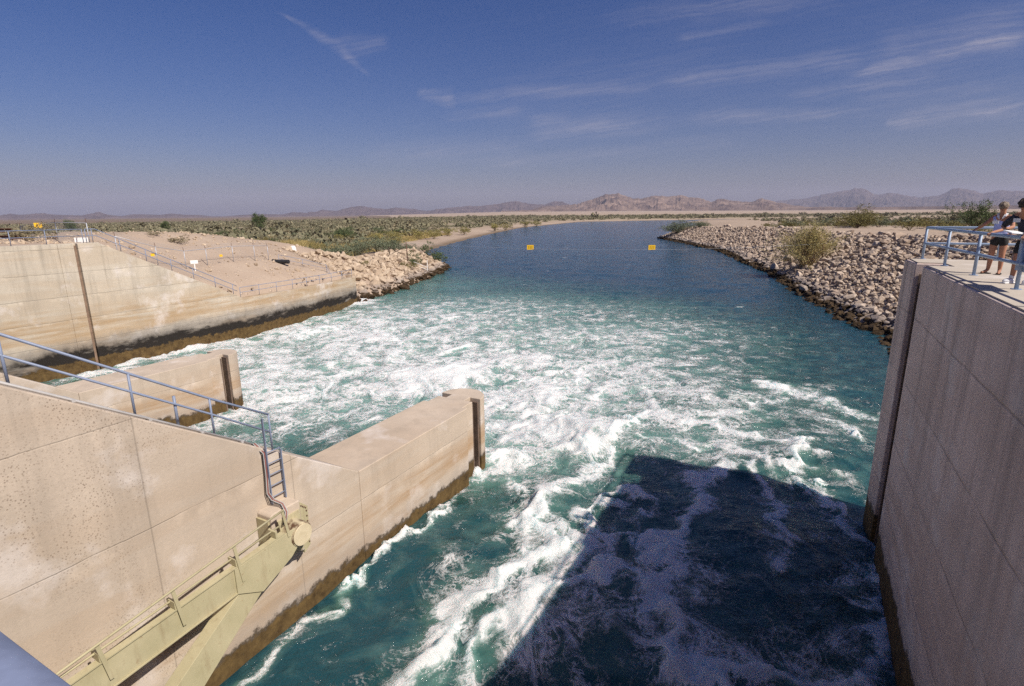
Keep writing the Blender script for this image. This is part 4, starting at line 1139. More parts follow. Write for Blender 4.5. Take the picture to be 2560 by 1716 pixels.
# willows and reeds on the left shore
for k, (x, y, sc) in enumerate([(-38, 226, 5.2), (-33, 233, 4.4), (-30, 262, 5.0), (-46, 214, 4.6), (-50, 205, 4.0), (-24, 280, 5.0), (-10, 345, 6.0), (-4, 372, 5.4), (12, 450, 6.0), (22, 480, 5.5), (-40, 190, 3.2), (-58, 184, 3.6)]):
    o = drop(wil[k % 2], x, y, (sc, sc, sc * 0.8), label='yellow-green willow bush on the left sandy shore')
for k in range(46):
    if k < 22: x, y, sc = -52 + r.normal() * 4.0, 138 + r.normal() * 6, r.uniform(2.4, 3.8)
    elif k < 36: x, y, sc = -(118 + r.normal() * 4) * math.tan(R(r.uniform(22.5, 28))), 118 + r.normal() * 4, r.uniform(2.0, 3.4)
    else: x, y, sc = -44 + r.uniform(-6, 12), 138 + r.normal() * 10, r.uniform(1.8, 2.8)
    drop(reed[k % 2], x, y, (sc * 1.6, sc * 1.6, sc), label='clump of tall straw reeds behind the crest of the left mound' if k < 36 else 'clump of straw reeds on the inlet shore behind the left spit')
# right bank
for k in range(70):
    while True:
        az = R(r.uniform(14, 43)); d = 95 + 230 * r.uniform() ** 1.2
        x, y = d * math.sin(az), d * math.cos(az)
        if float(sdist(np.array([x]), np.array([y]), PR)[0]) > 34: break
    q = r.uniform(); p = random.choice(oliv) if q < 0.7 else random.choice(grey)
    sc = r.uniform(1.5, 3.2)
    o = drop(p, x, y, (sc * 1.3, sc * 1.3, sc * 0.95), label=RSH if q < 0.7 else 'grey-green shrub on the sandy flat above the right bank'); o['group'] = 'creosote bushes of the right bank' if q < .7 else 'grey shrubs of the right bank'
o = drop(bigd[0], 106, 126, (5.4, 5.4, 6.2), label='large rounded dark green bush on the flat beside the standing people'); 
o = drop(bigo[0], 88, 140, (6.5, 6, 4.6), label='wide olive bush on the flat above the right riprap'); 
o = drop(bigo[1], 108, 172, (8.5, 6, 5.0), label='tall olive bush behind the wide one on the right flat')
o = drop(bigg[0], 68.5, 226, (8, 8, 5.5), label='sprawling grey-green bush covering the tip of the right riprap bank')
o = drop(bigg[1], 74, 216, (4, 4, 2.8), label='lower grey bush just behind the tip of the right bank')
o = drop(bigd[1], 92, 268, (9, 8, 5.5), label='green bush rising behind the tip of the right bank')

# fan-shaped tamarisk on the right bank
def fan_bush(x, y):
    g = (x, y, gz(x, y))
    th = thing('tamarisk_bush', g, 'big fan-shaped tamarisk with yellow stems at the edge of the right riprap', 'bush')
    r = np.random.default_rng(5); b = MB(); tips = []
    for k in range(190):
        a = r.uniform(0, 6.28); e = abs(r.normal() * 0.48); L = r.uniform(4.6, 7.9) * (1 - 0.20 * min(e, 1.3))
        d = np.array([math.cos(a) * math.sin(e), math.sin(a) * math.sin(e), math.cos(e)])
        p0 = np.array(g) + np.array([math.cos(a), math.sin(a), 0]) * r.uniform(0, 0.6)
        p1 = p0 + d * L * 0.55; p2 = p0 + d * L + np.array([math.cos(a), math.sin(a), -0.3]) * 0.35 * L * e
        b.path([p0 - [0, 0, .2], p1, p2], [0.035, 0.022, 0.008], 5)
        for f in np.linspace(0.45, 1.0, 7): tips.append(p1 * (1 - (f - .45) / .55) + p2 * ((f - .45) / .55) if f > .45 else p1)
    b.build('stems', M['pale_stem'], th)
    V, F = leaves(r, np.array(tips), 0.13, 18, 0.26, 1.2)
    me = bpy.data.meshes.new('foliage'); me.from_pydata((V - np.array(g)).tolist(), [], F.tolist()); me.update(); me.materials.append(M['tamgreen'])
    o = bpy.data.objects.new('foliage', me); col.objects.link(o); o.parent = th
fan_bush(48.2, 88.2)

# lone trees on the left plain
def tree(x, y, H, label, m, seed):
    g = (x, y, gz(x, y)); r = np.random.default_rng(seed)
    th = thing('tree', g, label, 'tree', None)
    b = MB(); b.path([(x, y, g[2] - .2), (x + .1, y, g[2] + H * .3), (x - .15, y, g[2] + H * .62), (x, y, g[2] + H * .85)], [H * .035, H * .028, H * .018, H * .006], 8)
    tips = []
    for k in range(26):
        a = r.uniform(0, 6.28); z = g[2] + H * r.uniform(.3, .85); L = H * r.uniform(.15, .36); e = np.array([x + math.cos(a) * L, y + math.sin(a) * L, z + H * r.uniform(.0, .18)])
        b.path([(x, y, z - .1 * H), e], [H * .012, H * .004], 5)
        tips += [e + r.normal(size=3) * H * .06 for q in range(5)]
    b.build('trunk', M['stem'], th)
    V, F = leaves(r, np.array(tips), H * .045, 26, H * .055)
    me = bpy.data.meshes.new('crown'); me.from_pydata((V - np.array(g)).tolist(), [], F.tolist()); me.update(); me.materials.append(m)
    o = bpy.data.objects.new('crown', me); col.objects.link(o); o.parent = th
tree(-127, 278, 9.5, 'lone dark tree breaking the skyline of the left plain', M['green'], 1)
tree(-232, 290, 7.5, 'open-branched small tree left of the lone dark tree', M['green'], 2)
tree(-207, 330, 6.5, 'low spreading tree between the two left skyline trees', M['green'], 3)

# the far scrub, as one mass
def far_scrub():
    r = np.random.default_rng(31); pts = []
    n = 30000
    az = np.radians(r.uniform(-44, 44, n)); d = 150 + 1750 * r.uniform(0, 1, n) ** 1.5
    x, y = d * np.sin(az), d * np.cos(az)
    dL = -sdist(x, y, PL); dR = sdist(x, y, PR)
    den = fbm(x / 45, y / 45, 4, 91, 0.6)
    keep = r.uniform(0, 1, n) < sstep(0.36, 0.56, den) * 0.9 + 0.1
    ok = keep & (((dL > 28) & (d > 170)) | ((dR > 60) & (d > 230) & (r.uniform(0, 1, n) < 0.75)))
    x, y, d = x[ok], y[ok], d[ok]; z = ground_z(x, y); n = len(x)
    sc = np.exp(r.normal(0.35, 0.42, n)) * (1 + d / 2000)
    per = 34
    c = np.repeat(np.stack([x, y, z], 1), per, 0); s_ = np.repeat(sc, per)
    dirs = r.normal(size=(n * per, 3)); dirs /= np.linalg.norm(dirs, axis=1)[:, None]
    dirs[:, 2] = np.abs(dirs[:, 2])
    c = c + dirs * (s_ * r.uniform(.5, 1, n * per))[:, None] * np.array([0.95, 0.95, 0.62])
    a = r.normal(size=(n * per, 3)); a /= np.linalg.norm(a, axis=1)[:, None]
    b = r.normal(size=(n * per, 3)); b -= a * (a * b).sum(1)[:, None]; b /= np.linalg.norm(b, axis=1)[:, None]
    L = (s_ * 0.26)[:, None]
    V = np.stack([c - a * L - b * L * .7, c - a * L + b * L * .7, c + a * L * 1.2], 1).reshape(-1, 3)
    o = fast_mesh('scrubland', V, np.arange(len(V)).reshape(-1, 3), M['sage_far'], 'stuff')
    tag(o, 'low grey-green scrub covering the distant plain', 'scrub')
def far_leaf():
    t = NT('distant_scrub'); P = t.pos()
    fl = t.n('ShaderNodeMapping', {'Vector': P, 'Scale': (1, 1, 0)}).outputs[0]
    n = t.noise(fl, 0.06, 4, 0.65); isl = t.n('ShaderNodeNewGeometry').outputs['Random Per Island']
    c = t.mix(t.mapr(n, 0.35, 0.65), (0.215, 0.19, 0.12), (0.155, 0.15, 0.088))
    c = t.mix(t.mapr(t.noise(fl, 0.15, 2), 0.55, 0.7, 0, 0.7), c, (0.34, 0.27, 0.16))
    c = t.mix(t.math('MULTIPLY', isl, 0.25), c, (0.28, 0.25, 0.17))
    t.principled(c, 0.9, spec=0.1); return t.m
M['sage_far'] = far_leaf()
far_scrub()
def grasses():
    r = np.random.default_rng(61); n = 26000
    az = np.radians(r.uniform(-40, 0, n)); d = 85 + 200 * r.uniform(0, 1, n)
    x, y = d * np.sin(az), d * np.cos(az); dL = -sdist(x, y, PL); s, t = ST(x, y)
    ok = (dL > 17) & ~((s < 70) & (t > -95)); x, y = x[ok], y[ok]; z = ground_z(x, y); n = len(x)
    per = 10
    c = np.repeat(np.stack([x, y, z], 1), per, 0) + r.normal(size=(n * per, 3)) * np.array([.5, .5, 0]); N = n * per
    h = r.uniform(.4, 1.3, N); a = r.uniform(0, 6.28, N); w = 0.06
    dx, dy = np.cos(a) * w, np.sin(a) * w; z0 = c[:, 2] - .05
    V = np.stack([np.stack([c[:, 0] - dx, c[:, 1] - dy, z0], 1), np.stack([c[:, 0] + dx, c[:, 1] + dy, z0], 1), np.stack([c[:, 0] + r.normal(size=N) * .15, c[:, 1] + r.normal(size=N) * .15, z0 + h], 1)], 1).reshape(-1, 3)
    o = fast_mesh('dry_grass', V, np.arange(len(V)).reshape(-1, 3), M['straw'], 'stuff'); tag(o, 'dry straw-coloured grass on the left shore flat', 'grass')
grasses()

# ------------------------------------------------------------------ cable way with yellow signs, posts
def iron_post(x, y, H, label, z=None, m='rust', r0=0.09):
    g = (x, y, (gz(x, y) if z is None else z) - 0.2)
    b = MB(); b.path([g, (x - 0.12, y, g[2] + H + 0.2)], [r0, r0 * .8], 8)
    return tag(b.build('iron_post', M[m], None, True), label, 'post')
iron_post(-18.6, 97.5, 3.8, 'tall dark iron post on the boulders of the left spit')
iron_post(49.6, 86.5, 3.1, 'dark iron post on the right riprap beside the tamarisk')
g = (-22.6, 101.0, gz(-22.6, 101.0))
th = thing('brace_frame', g, 'dark timber post with a diagonal brace left of the tall iron post', 'post')
b = MB(); b.tube((g[0], g[1], g[2] - .2), (g[0], g[1], g[2] + 1.7), 0.09, n=8); b.build('post', M['wood'], th)
b = MB(); b.tube((g[0] + .05, g[1], g[2] + 1.6), (g[0] + 3.3, g[1] - 2.6, g[2] + 0.4), 0.05, n=6); b.build('brace', M['wood'], th)
b = MB(); b.tube((g[0] + .05, g[1], g[2] + .3), (g[0] + 3.5, g[1] - 2.8, g[2] + 1.9), 0.045, n=6); b.build('brace', M['wood'], th)
g = (-15.2, 98.0, gz(-15.2, 98.0))
th = thing('brace_frame', g, 'pale post with two slanting stays right of the tall iron post', 'post')
b = MB(); b.tube((g[0], g[1], g[2] - .2), (g[0], g[1], g[2] + 2.3), 0.06, n=8); b.build('post', M['white'], th)
for k in (0.6, 1.1):
    b = MB(); b.tube((g[0], g[1], g[2] + k), (g[0] - 2.4, g[1] - .2, g[2] + k + 0.95), 0.04, n=6); b.build('brace', M['white'], th)
cab0 = Vector((-18.7, 97.5, gz(-18.6, 97.5) + 3.7)); cab1 = Vector((49.5, 86.5, gz(49.6, 86.5) + 3.0))
def cab(f): p = cab0.lerp(cab1, f); p.z -= 4 * 1.1 * f * (1 - f); return p
def on_cable(xw): return cab((xw - cab0.x) / (cab1.x - cab0.x))
b = MB(); b.path([cab(k / 40) for k in range(41)], 0.012, 5)
tag(b.build('cable', M['galv'], None), 'thin steel cable spanning the river and carrying the yellow signs', 'cable')
for xw, lab, flip in ((3.3, 'yellow square warning sign hanging over the river nearer the left bank', 1), (23.4, 'yellow square warning sign hanging over the river nearer the right bank', -1)):
    p = on_cable(xw); zc = 5.15
    th = thing('hanging_sign', (p.x, p.y, zc), lab, 'sign', 'yellow signs hung across the river')
    b = MB(); b.box((p.x, p.y, zc), (1.16, 0.03, 0.80)); b.build('board', M['yellow'], th)
    b = MB()
    for q in (-.3, .3): b.tube((p.x + q, p.y, zc + .4), (p.x + q, p.y, p.z), 0.012, n=5)
    b.build('hanger', M['galv'], th)
    b = MB()          # the slanting black strokes of its legend
    for row in (-1, 1):
        for k in range(3):
            cx = p.x + (k - 1) * 0.27; rot = Euler((0, flip * 0.75, 0)).to_matrix()
            b.box((cx, p.y - 0.02, zc + row * 0.11), (0.20, 0.008, 0.07), rot)
    b.build('legend', M['sign_black'], th)

# ------------------------------------------------------------------ bridge rail in front of the camera
th = thing('bridge_deck', W(-2.5, -20, 8.5), 'concrete bridge deck the photographer stands on', 'bridge')
b = MB(); b.box_st(-5.5, -0.05, -50, 2.9, 8.46, 9.27); b.build('slab', M['deck'], th, bevel=0.03)
PZ = 10.274
br = [(W(0.165, t, 9.0), W(0.165, t, PZ)) for t in (-9, -6, -3.2, 1.2)]
rail_thing('handrail', 'blurred blue-grey pipe handrail in the bottom left corner, right under the camera', br, [W(0.165, -50, PZ), W(0.165, 2.8, PZ)], [[W(0.165, -50, PZ - .5), W(0.165, 2.8, PZ - .5)]], M['rail_near'], 0.046, group='handrails of the dam')

# ------------------------------------------------------------------ people
M['skin'] = simple('tanned_skin', (0.36, 0.17, 0.10), 0.6, 0, 0.08, 12)
M['shirt_w'] = simple('pale_blue_shirt_cloth', (0.38, 0.43, 0.76), 0.85, 0, 0.08, 12)
M['white_cloth'] = simple('white_cloth', (0.78, 0.77, 0.76), 0.85, 0, 0.05, 12)
M['navy'] = simple('navy_cloth', (0.022, 0.024, 0.045), 0.85, 0, 0.2, 12)
M['shorts'] = simple('black_shorts_cloth', (0.018, 0.017, 0.017), 0.85, 0, 0.2, 12)
M['hair_g'] = simple('grey_blond_hair', (0.20, 0.150, 0.105), 0.6, 0, 0.4, 40, bump=0.6)
M['hair_d'] = simple('dark_brown_hair', (0.045, 0.028, 0.020), 0.55, 0, 0.4, 40, bump=0.6)
M['shoe'] = simple('white_sneaker', (0.60, 0.60, 0.62), 0.6, 0, 0.25, 18)
M['glasses'] = simple('dark_sunglasses', (0.01, 0.01, 0.012), 0.15, 0, 0.1)
M['sandal'] = simple('black_sandal', (0.03, 0.025, 0.02), 0.6)
M['lips'] = simple('lips', (0.30, 0.10, 0.08), 0.5)
M['eye'] = simple('eyes', (0.03, 0.02, 0.02), 0.2)

def skinned(name, nodes, edges, m, parent, levels=2, xform=None):
    """nodes: list of (pos, radius); grows one smooth surface round the skeleton"""
    me = bpy.data.meshes.new(name)
    pts = [xform @ Vector(p) if xform is not None else Vector(p) for p, _ in nodes]
    o0 = Vector(ORIG[parent.name])
    me.from_pydata([tuple(p - o0) for p in pts], edges, [])
    o = bpy.data.objects.new(name, me); col.objects.link(o)
    sk = o.modifiers.new('skin', 'SKIN'); sk.use_smooth_shade = True; sk.branch_smoothing = 0.4
    for k, (_, rad) in enumerate(nodes):
        rr = rad if hasattr(rad, '__len__') else (rad, rad)
        me.skin_vertices[0].data[k].radius = rr
        me.skin_vertices[0].data[k].use_root = (k == 0)
    ss = o.modifiers.new('sub', 'SUBSURF'); ss.levels = levels; ss.render_levels = levels
    dg = bpy.context.evaluated_depsgraph_get(); dg.update()
    nm = bpy.data.meshes.new_from_object(o.evaluated_get(dg))
    o.modifiers.clear(); old = o.data; o.data = nm; bpy.data.meshes.remove(old)
    nm.name = name; nm.materials.clear(); nm.materials.append(m)
    nm.polygons.foreach_set('use_smooth', [True] * len(nm.polygons))
    o.parent = parent
    return o
def ell(name, c, rad, m, parent, xform, n=20, rot=None, noise_amt=0.0):
    vs = []; fs = []
    for i in range(n // 2 + 1):
        th_ = math.pi * i / (n // 2)
        for j in range(n):
            ph = 2 * math.pi * j / n
            v = Vector((math.sin(th_) * math.cos(ph) * rad[0], math.sin(th_) * math.sin(ph) * rad[1], math.cos(th_) * rad[2]))
            if noise_amt: v *= 1 + noise_amt * mnoise.noise(v * 22)
            if rot is not None: v = rot @ v
            vs.append(tuple(xform @ (Vector(c) + v)))
    for i in range(n // 2):
        for j in range(n): fs.append((i * n + j, i * n + n + j, i * n + n + (j + 1) % n, i * n + (j + 1) % n))
    return link_mesh(name, vs, fs, m, parent, True)
def hand(nodes, edges, wrist_i, palm, tip_dir, side, curl):
    """palm and five fingers grown from the wrist"""
    pd = Vector(tip_dir).normalized(); sd = Vector(side).normalized(); cd = Vector(curl).normalized()
    w = len(nodes); nodes.append((palm, 0.026)); edges.append((wrist_i, w))
    for k, (o_, L) in enumerate(((-.03, .075), (-.010, .085), (.010, .080), (.03, .062))):
        b0 = Vector(palm) + sd * o_ + pd * 0.03; i0 = len(nodes)
        nodes.append((tuple(b0), 0.0095)); edges.append((w, i0))
        nodes.append((tuple(b0 + pd * L * .5 + cd * L * .12), 0.009)); edges.append((i0, i0 + 1))
        nodes.append((tuple(b0 + pd * L * .72 + cd * L * .55), 0.008)); edges.append((i0 + 1, i0 + 2))
    i0 = len(nodes); b0 = Vector(palm) - sd * 0.034 - pd * 0.012
    nodes.append((tuple(b0), 0.011)); edges.append((w, i0))
    nodes.append((tuple(b0 - sd * .018 + pd * .04 + cd * .02), 0.009)); edges.append((i0, i0 + 1))

def person(foot, face_deg, H, label, spec):
    th = thing('person', foot, label, 'person', 'visitors on the walkway')
    X = Matrix.Translation(Vector(foot)) @ Matrix.Rotation(R(face_deg), 4, 'Z') @ Matrix.Scale(H / 1.68, 4)
    Xi = X.inverted()
    n = []; e = []
    def add(p, r_, parent=None):
        n.append((p, r_)); i = len(n) - 1
        if parent is not None: e.append((parent, i))
        return i
    ln = spec.get('lean', 0.04)            # forward lean, +y is the way they face
    pel = add((0, 0, .93), (.145, .11)); sp = add((0, ln * .4, 1.08), (.125, .10), pel); ch = add((0, ln * .8, 1.25), (.145, .11), sp)
    nb = add((0, ln * 1.1, 1.385), (.085, .07), ch)
    hx, hy, hz = spec.get('head', (0, .05, 0))
    nk = add((hx * .3, ln * 1.2 + hy * .4, 1.455), .050, nb); j = add((hx * .7, ln * 1.2 + hy * .8, 1.535), (.062, .068), nk)
    hd = add((hx, ln * 1.2 + hy, 1.60 + hz), (.073, .088), j); add((hx, ln * 1.2 + hy * 1.0, 1.655 + hz), (.058, .068), hd)
    for sx, key in ((-1, 'L'), (1, 'R')):
        a = spec['arm' + key]
        shd = add((sx * .165, ln * 1.0, 1.36), .055, nb)
        elb = add(tuple(Xi @ Vector(a[0])) if a[2] else a[0], .040, shd)
        wr = add(tuple(Xi @ Vector(a[1])) if a[2] else a[1], .027, elb)
        d = (Vector(n[wr][0]) - Vector(n[elb][0])).normalized()
        palm = Vector(n[wr][0]) + d * 0.055
        sd = d.cross(Vector((0, 0, 1))).normalized() * (-sx)
        hand(n, e, wr, tuple(palm), tuple(d + Vector((0, 0, -.15))), tuple(sd), (0, 0, -1))
        hip = add((sx * .095, 0, .86), .092, pel)
        l = spec['leg' + key]
        kn = add((l[0][0], l[0][1], .49), .062, hip); cf = add(((l[0][0] * .6 + l[1][0] * .4), (l[0][1] * .6 + l[1][1] * .4) - .015, .34), .056, kn)
        an = add((l[1][0], l[1][1], .09), .038, cf); ft = add((l[1][0] + l[2][0] * .11, l[1][1] + l[2][1] * .11, .04), (.038, .030), an)
        add((l[1][0] + l[2][0] * .19, l[1][1] + l[2][1] * .19, .032), (.034, .022), ft)
    skinned('body', n, e, M['skin'], th, 2, X)
    hc = Vector(n[hd][0]); hf = spec.get('look', 0.0); Rl = Matrix.Rotation(hf, 3, 'Z') @ Matrix.Rotation(-spec.get('nod', 0.25), 3, 'X')
    def hp(x, y, z): return tuple(hc + Rl @ Vector((x, y, z)))
    ell('nose', hp(0, .094, -.012), (.013, .020, .022), M['skin'], th, X, 10, Rl)
    ell('mouth', hp(0, .080, -.052), (.024, .010, .007), M['lips'], th, X, 10, Rl)
    for sx in (-1, 1):
        ell('ear', hp(sx * .076, .0, -.008), (.010, .020, .030), M['skin'], th, X, 10, Rl)
        if not spec.get('glasses'): ell('eye', hp(sx * .030, .080, .012), (.012, .008, .007), M['eye'], th, X, 10, Rl)
    if spec.get('glasses'):
        for sx in (-1, 1): ell('sunglasses', hp(sx * .033, .083, .014), (.029, .012, .020), M['glasses'], th, X, 12, Rl)
    hr = spec['hair']
    ell('hair', hp(0, -.018, .036), (.092, .102, .088), M[hr], th, X, 26, Rl, 0.22)
    # shirt
    s = []; se = []
    k = 1.16
    def sadd(p, r_, parent=None):
        s.append((p, r_)); i = len(s) - 1
        if parent is not None: se.append((parent, i))
        return i
    a0 = sadd((0, ln * .1, .90 if spec['untucked'] else .96), (.175, .14)); a1 = sadd((0, ln * .4, 1.08), (.155, .125), a0); a2 = sadd((0, ln * .8, 1.25), (.172, .135), a1); a3 = sadd((0, ln * 1.05, 1.375), (.115, .09), a2)
    for sx, key in ((-1, 'L'), (1, 'R')):
        q = sadd((sx * .160, ln, 1.345), .072, a3)
        if spec['sleeve']:
            el = Vector(n[[i for i, (a_, b_) in enumerate(e)][0]][0]) if False else None
            a = spec['arm' + key]; ep = (Xi @ Vector(a[0])) if a[2] else Vector(a[0])
            mid = Vector((sx * .165, ln, 1.35)).lerp(ep, spec['sleeve'])
            sadd(tuple(mid), .068, q)
    skinned('shirt', s, se, M[spec['shirt']], th, 2, X)
    if spec.get('collar'):
        for sx in (-1, 1):
            b = MB(); vs = [(sx * .02, ln + .105, 1.30), (sx * .085, ln + .085, 1.375), (sx * .105, ln + .02, 1.44), (sx * .06, ln + .03, 1.455), (sx * .045, ln + .085, 1.40)]
            vs2 = [(x * 1.0, y + .012, z - .004) for x, y, z in vs]
            vv = [tuple(X @ Vector(p)) for p in vs + vs2]
            b.add(vv, [(0, 1, 2, 3, 4), (9, 8, 7, 6, 5)] + [(i, (i + 1) % 5, 5 + (i + 1) % 5, 5 + i) for i in range(5)]); b.build('collar', M['white_cloth'], th)
    if spec.get('badge'):
        b = MB(); bx, bz = spec['badge']
        b.box(X @ Vector((bx, ln * .8 + .158, bz)), (.115, .008, .075), X.to_3x3().normalized()); b.build('name_badge', M['white_cloth'], th)
    # shorts
    s = []; se = []
    a0 = sadd((0, 0, .93), (.168, .135)); sadd((0, 0, .99), (.155, .125), a0)
    for sx, key in ((-1, 'L'), (1, 'R')):
        l = spec['leg' + key]
        h_ = sadd((sx * .10, 0, .84), .112, a0); sadd((sx * .10 * .35 + l[0][0] * .65, l[0][1] * .65, spec['hem']), .100, h_)
    skinned('shorts', s, se, M['shorts'], th, 2, X)
    for key in ('L', 'R'):
        l = spec['leg' + key]; d = Vector((l[2][0], l[2][1], 0)).normalized(); c = Vector((l[1][0], l[1][1], 0)) + d * .07
        rot = Matrix.Rotation(math.atan2(d.y, d.x) - math.pi / 2, 3, 'Z')
        if spec['shoe'] == 'shoe':
            o = ell('shoe', (c.x, c.y, .05), (.054, .150, .056), M['shoe'], th, X, 20, rot)
            b = MB(); b.box(X @ Vector((c.x, c.y, .014)), (.10, .29, .026), (X.to_3x3().normalized() @ rot)); b.build('sole', M['white_cloth'], o, bevel=.01)
            ell('sock', (l[1][0], l[1][1], .125), (.046, .046, .06), M['white_cloth'], th, X, 14)
        else:
            b = MB(); b.box(X @ Vector((c.x, c.y, .010)), (.095, .26, .02), (X.to_3x3().normalized() @ rot)); o = b.build('sandal', M['sandal'], th, bevel=.006)
            b = MB()
            for f in (0.03, 0.09):
                q = Vector((l[1][0], l[1][1], 0)) + d * (f + .02); pr = Vector((-d.y, d.x, 0))
                b.path([X @ (q + pr * .045 + Vector((0, 0, .02))), X @ (q + Vector((0, 0, .085 - f * .3))), X @ (q - pr * .045 + Vector((0, 0, .02)))], .009, 6)
            b.build('strap', M['sandal'], o)
    return th
wf = (11.32, 12.66, DZ)
hw = W(16.75, 3.60, DZ + RH + 0.035); hw2 = W(15.35, 3.62, DZ + RH + 0.04)
# she faces the water and the camera; local +y is forward
person(wf, 118, 1.61, 'person in a pale blue sleeveless shirt, black shorts and sandals, one hand on the rail', dict(
    lean=.07, head=(.0, .05, -.015), nod=.5, look=-.1, hair='hair_g', shirt='shirt_w', untucked=True, sleeve=0.0, collar=True, badge=(.07, 1.24), hem=.62, shoe='sandal',
    armR=((11.03, 12.83, 10.45), hw, True), armL=((11.10, 12.15, 10.42), hw2, True),
    legL=((-.10, .02), (-.11, 0), (-.25, 1)), legR=((.10, .03), (.12, .01), (.3, 1))))
mfp = (10.32, 10.90, DZ)
hm = W(14.2, 3.66, DZ + RH + 0.04); hm2 = W(13.5, 3.66, DZ + RH + 0.04)
person(mfp, 112, 1.68, 'person in dark navy shirt, sunglasses and white sneakers leaning on the right rail', dict(
    lean=.24, head=(.0, .11, -.05), nod=.6, look=.1, hair='hair_d', shirt='navy', untucked=True, sleeve=.9, collar=False, glasses=True, badge=(.09, 1.26), hem=.55, shoe='shoe',
    armR=((10.18, 11.38, 10.46), hm, True), armL=((10.06, 10.66, 10.43), hm2, True),
    legL=((-.10, .05), (-.12, .0), (-.2, 1)), legR=((.10, .07), (.12, .06), (.15, 1))))
# folded papers held on the rail
p = Vector(W(13.85, 3.60, DZ + RH + 0.085))
b = MB(); rot = Euler((0.12, 0.1, -A + .2)).to_matrix()
b.box(p, (0.24, 0.32, 0.012), rot); b.box(p + Vector((0.01, 0.02, 0.013)), (0.22, 0.30, 0.012), rot)
tag(b.build('paper_folder', M['white_cloth'], None, bevel=.003), 'pale folded papers held on the right handrail by the person in navy', 'papers')

# ------------------------------------------------------------------ mountains
BROWN = [(-1, 0.15), (1.97, 0.38), (3.38, 0.71), (6.74, 0.881), (8.25, 1.337), (9.61, 1.789), (10.97, 1.903), (12.33, 1.418), (13.1, 1.345), (14.45, 1.617), (15.83, 1.538), (17.18, 1.629), (17.64, 1.394), (18.75, 1.376), (19.77, 0.966), (20.62, 1.232), (21.6, 1.049), (23.4, 0.855), (24.3, 1.221), (25.34, 0.878), (26.67, 0.588), (28.16, 0.40), (31, .3), (36, .25), (44, .2), (50, .2)]
PURPLE = [(15, .2), (19.92, 0.345), (23.41, 0.745), (26.82, 1.066), (28.07, 1.147), (28.99, 1.388), (30.35, 1.663), (31.67, 1.929), (32.48, 1.804), (33.05, 1.341), (33.5, 1.34), (34.31, 1.501), (35.13, 1.292), (36.46, 1.043), (37.2, 1.116), (37.82, 1.28), (38.35, 1.651), (38.82, 1.723), (39.55, 1.552), (40.29, 1.21), (40.73, 1.312), (41.16, 1.441), (41.82, 1.448), (42.62, 1.309), (46, 1.2), (52, .9)]
LEFT = [(-52, .2), (-42.66, 0.207), (-42.09, 0.392), (-41.57, 0.246), (-40.43, 0.335), (-39.04, 0.227), (-37.76, 0.166), (-36.62, 0.465), (-35.98, 0.203), (-35.12, 0.091), (-34.21, 0.241), (-32.38, 0.174), (-31.51, 0.276), (-30.46, 0.158), (-29.37, 0.149), (-27.98, -0.06), (-26.06, 0.101), (-24.19, 0.186), (-22.48, 0.121), (-21.29, 0.367), (-20.31, 0.258), (-18.68, 0.506), (-17.26, 0.445), (-16.2, 0.754), (-15.56, 0.856), (-14.1, 0.743), (-12.51, 0.52), (-11.74, 0.729), (-10.33, 0.559), (-8.69, 0.385), (-6.68, 0.642), (-5.34, 0.741), (-3.88, 0.839), (-2.53, 0.829), (0.57, 1.281), (2.68, 0.921), (3.52, 0.913), (4.5, 1.244), (5.2, 1.169), (6.18, 0.819), (9, .5), (13, .3)]
def mountain_mat(name, a, b):
    t = NT(name); P = t.pos()
    n = t.noise(P, 0.0035, 6, 0.62); f = t.noise(P, 0.02, 5, 0.65)
    c = t.mix(t.mapr(n, 0.35, 0.65), a, b)
    c = t.mix(t.mapr(f, 0.4, 0.7, 0, 0.4), c, tuple(q * .6 for q in a))
    t.principled(c, 1.0, spec=0.0); return t.m
def mountains(prof, d0, depth, base, m, seed, n_az, label, rough=0.85):
    az = np.linspace(prof[0][0], prof[-1][0], n_az); el = np.interp(az, [p[0] for p in prof], [p[1] for p in prof])
    nd = 46; u = np.linspace(0, 1, nd)
    AZ, U = np.meshgrid(az, u); E = np.tile(el, (nd, 1))
    jag = (fbm(AZ * 1.6, U * 0, 4, seed, 0.6, True) - 0.55) * 0.16 * (E > .3)
    ridge_at = 0.62
    d = d0 + depth * U
    hmax = (np.tan(np.radians(E + jag)) * (d0 + depth * ridge_at)) + CAMZ
    rise = base
    prof_u = np.where(U < ridge_at, (U / ridge_at) ** 1.15, np.clip(1 - (U - ridge_at) / (1 - ridge_at), 0, 1))
    x = d * np.sin(np.radians(AZ)); y = d * np.cos(np.radians(AZ))
    sc = depth / 3.2
    g = fbm(x / sc * 2.6, y / sc * 2.6, 6, seed + 5, 0.55, True)
    gully = (g - 0.62) * (1 - np.abs(prof_u - .5) * 0.7)
    fr = np.clip(prof_u + rough * gully * np.clip(1.15 - prof_u, 0, 1) * 1.5, 0.0, 1.02)
    z = rise + np.maximum(hmax - rise, 0) * fr
    z = np.where(U < .02, rise - 60, z)
    V = np.stack([x.ravel(), y.ravel(), z.ravel()], 1)
    o = fast_mesh('mountains', V, grid_faces(n_az, nd), m, 'structure', False)
    tag(o, label)
mountains(BROWN, 8000, 2600, 52, mountain_mat('brown_desert_rock', (0.105, 0.072, 0.060), (0.27, 0.19, 0.145)), 5, 620, 'rugged brown desert hills')
mountains(LEFT, 11500, 3200, 10, mountain_mat('mauve_desert_rock', (0.07, 0.050, 0.050), (0.135, 0.098, 0.092)), 15, 700, 'low hazy mauve hills')
mountains(PURPLE, 17000, 4500, 60, mountain_mat('dark_desert_rock', (0.07, 0.052, 0.05), (0.12, 0.09, 0.08)), 25, 520, 'tall hazy blue mountains')

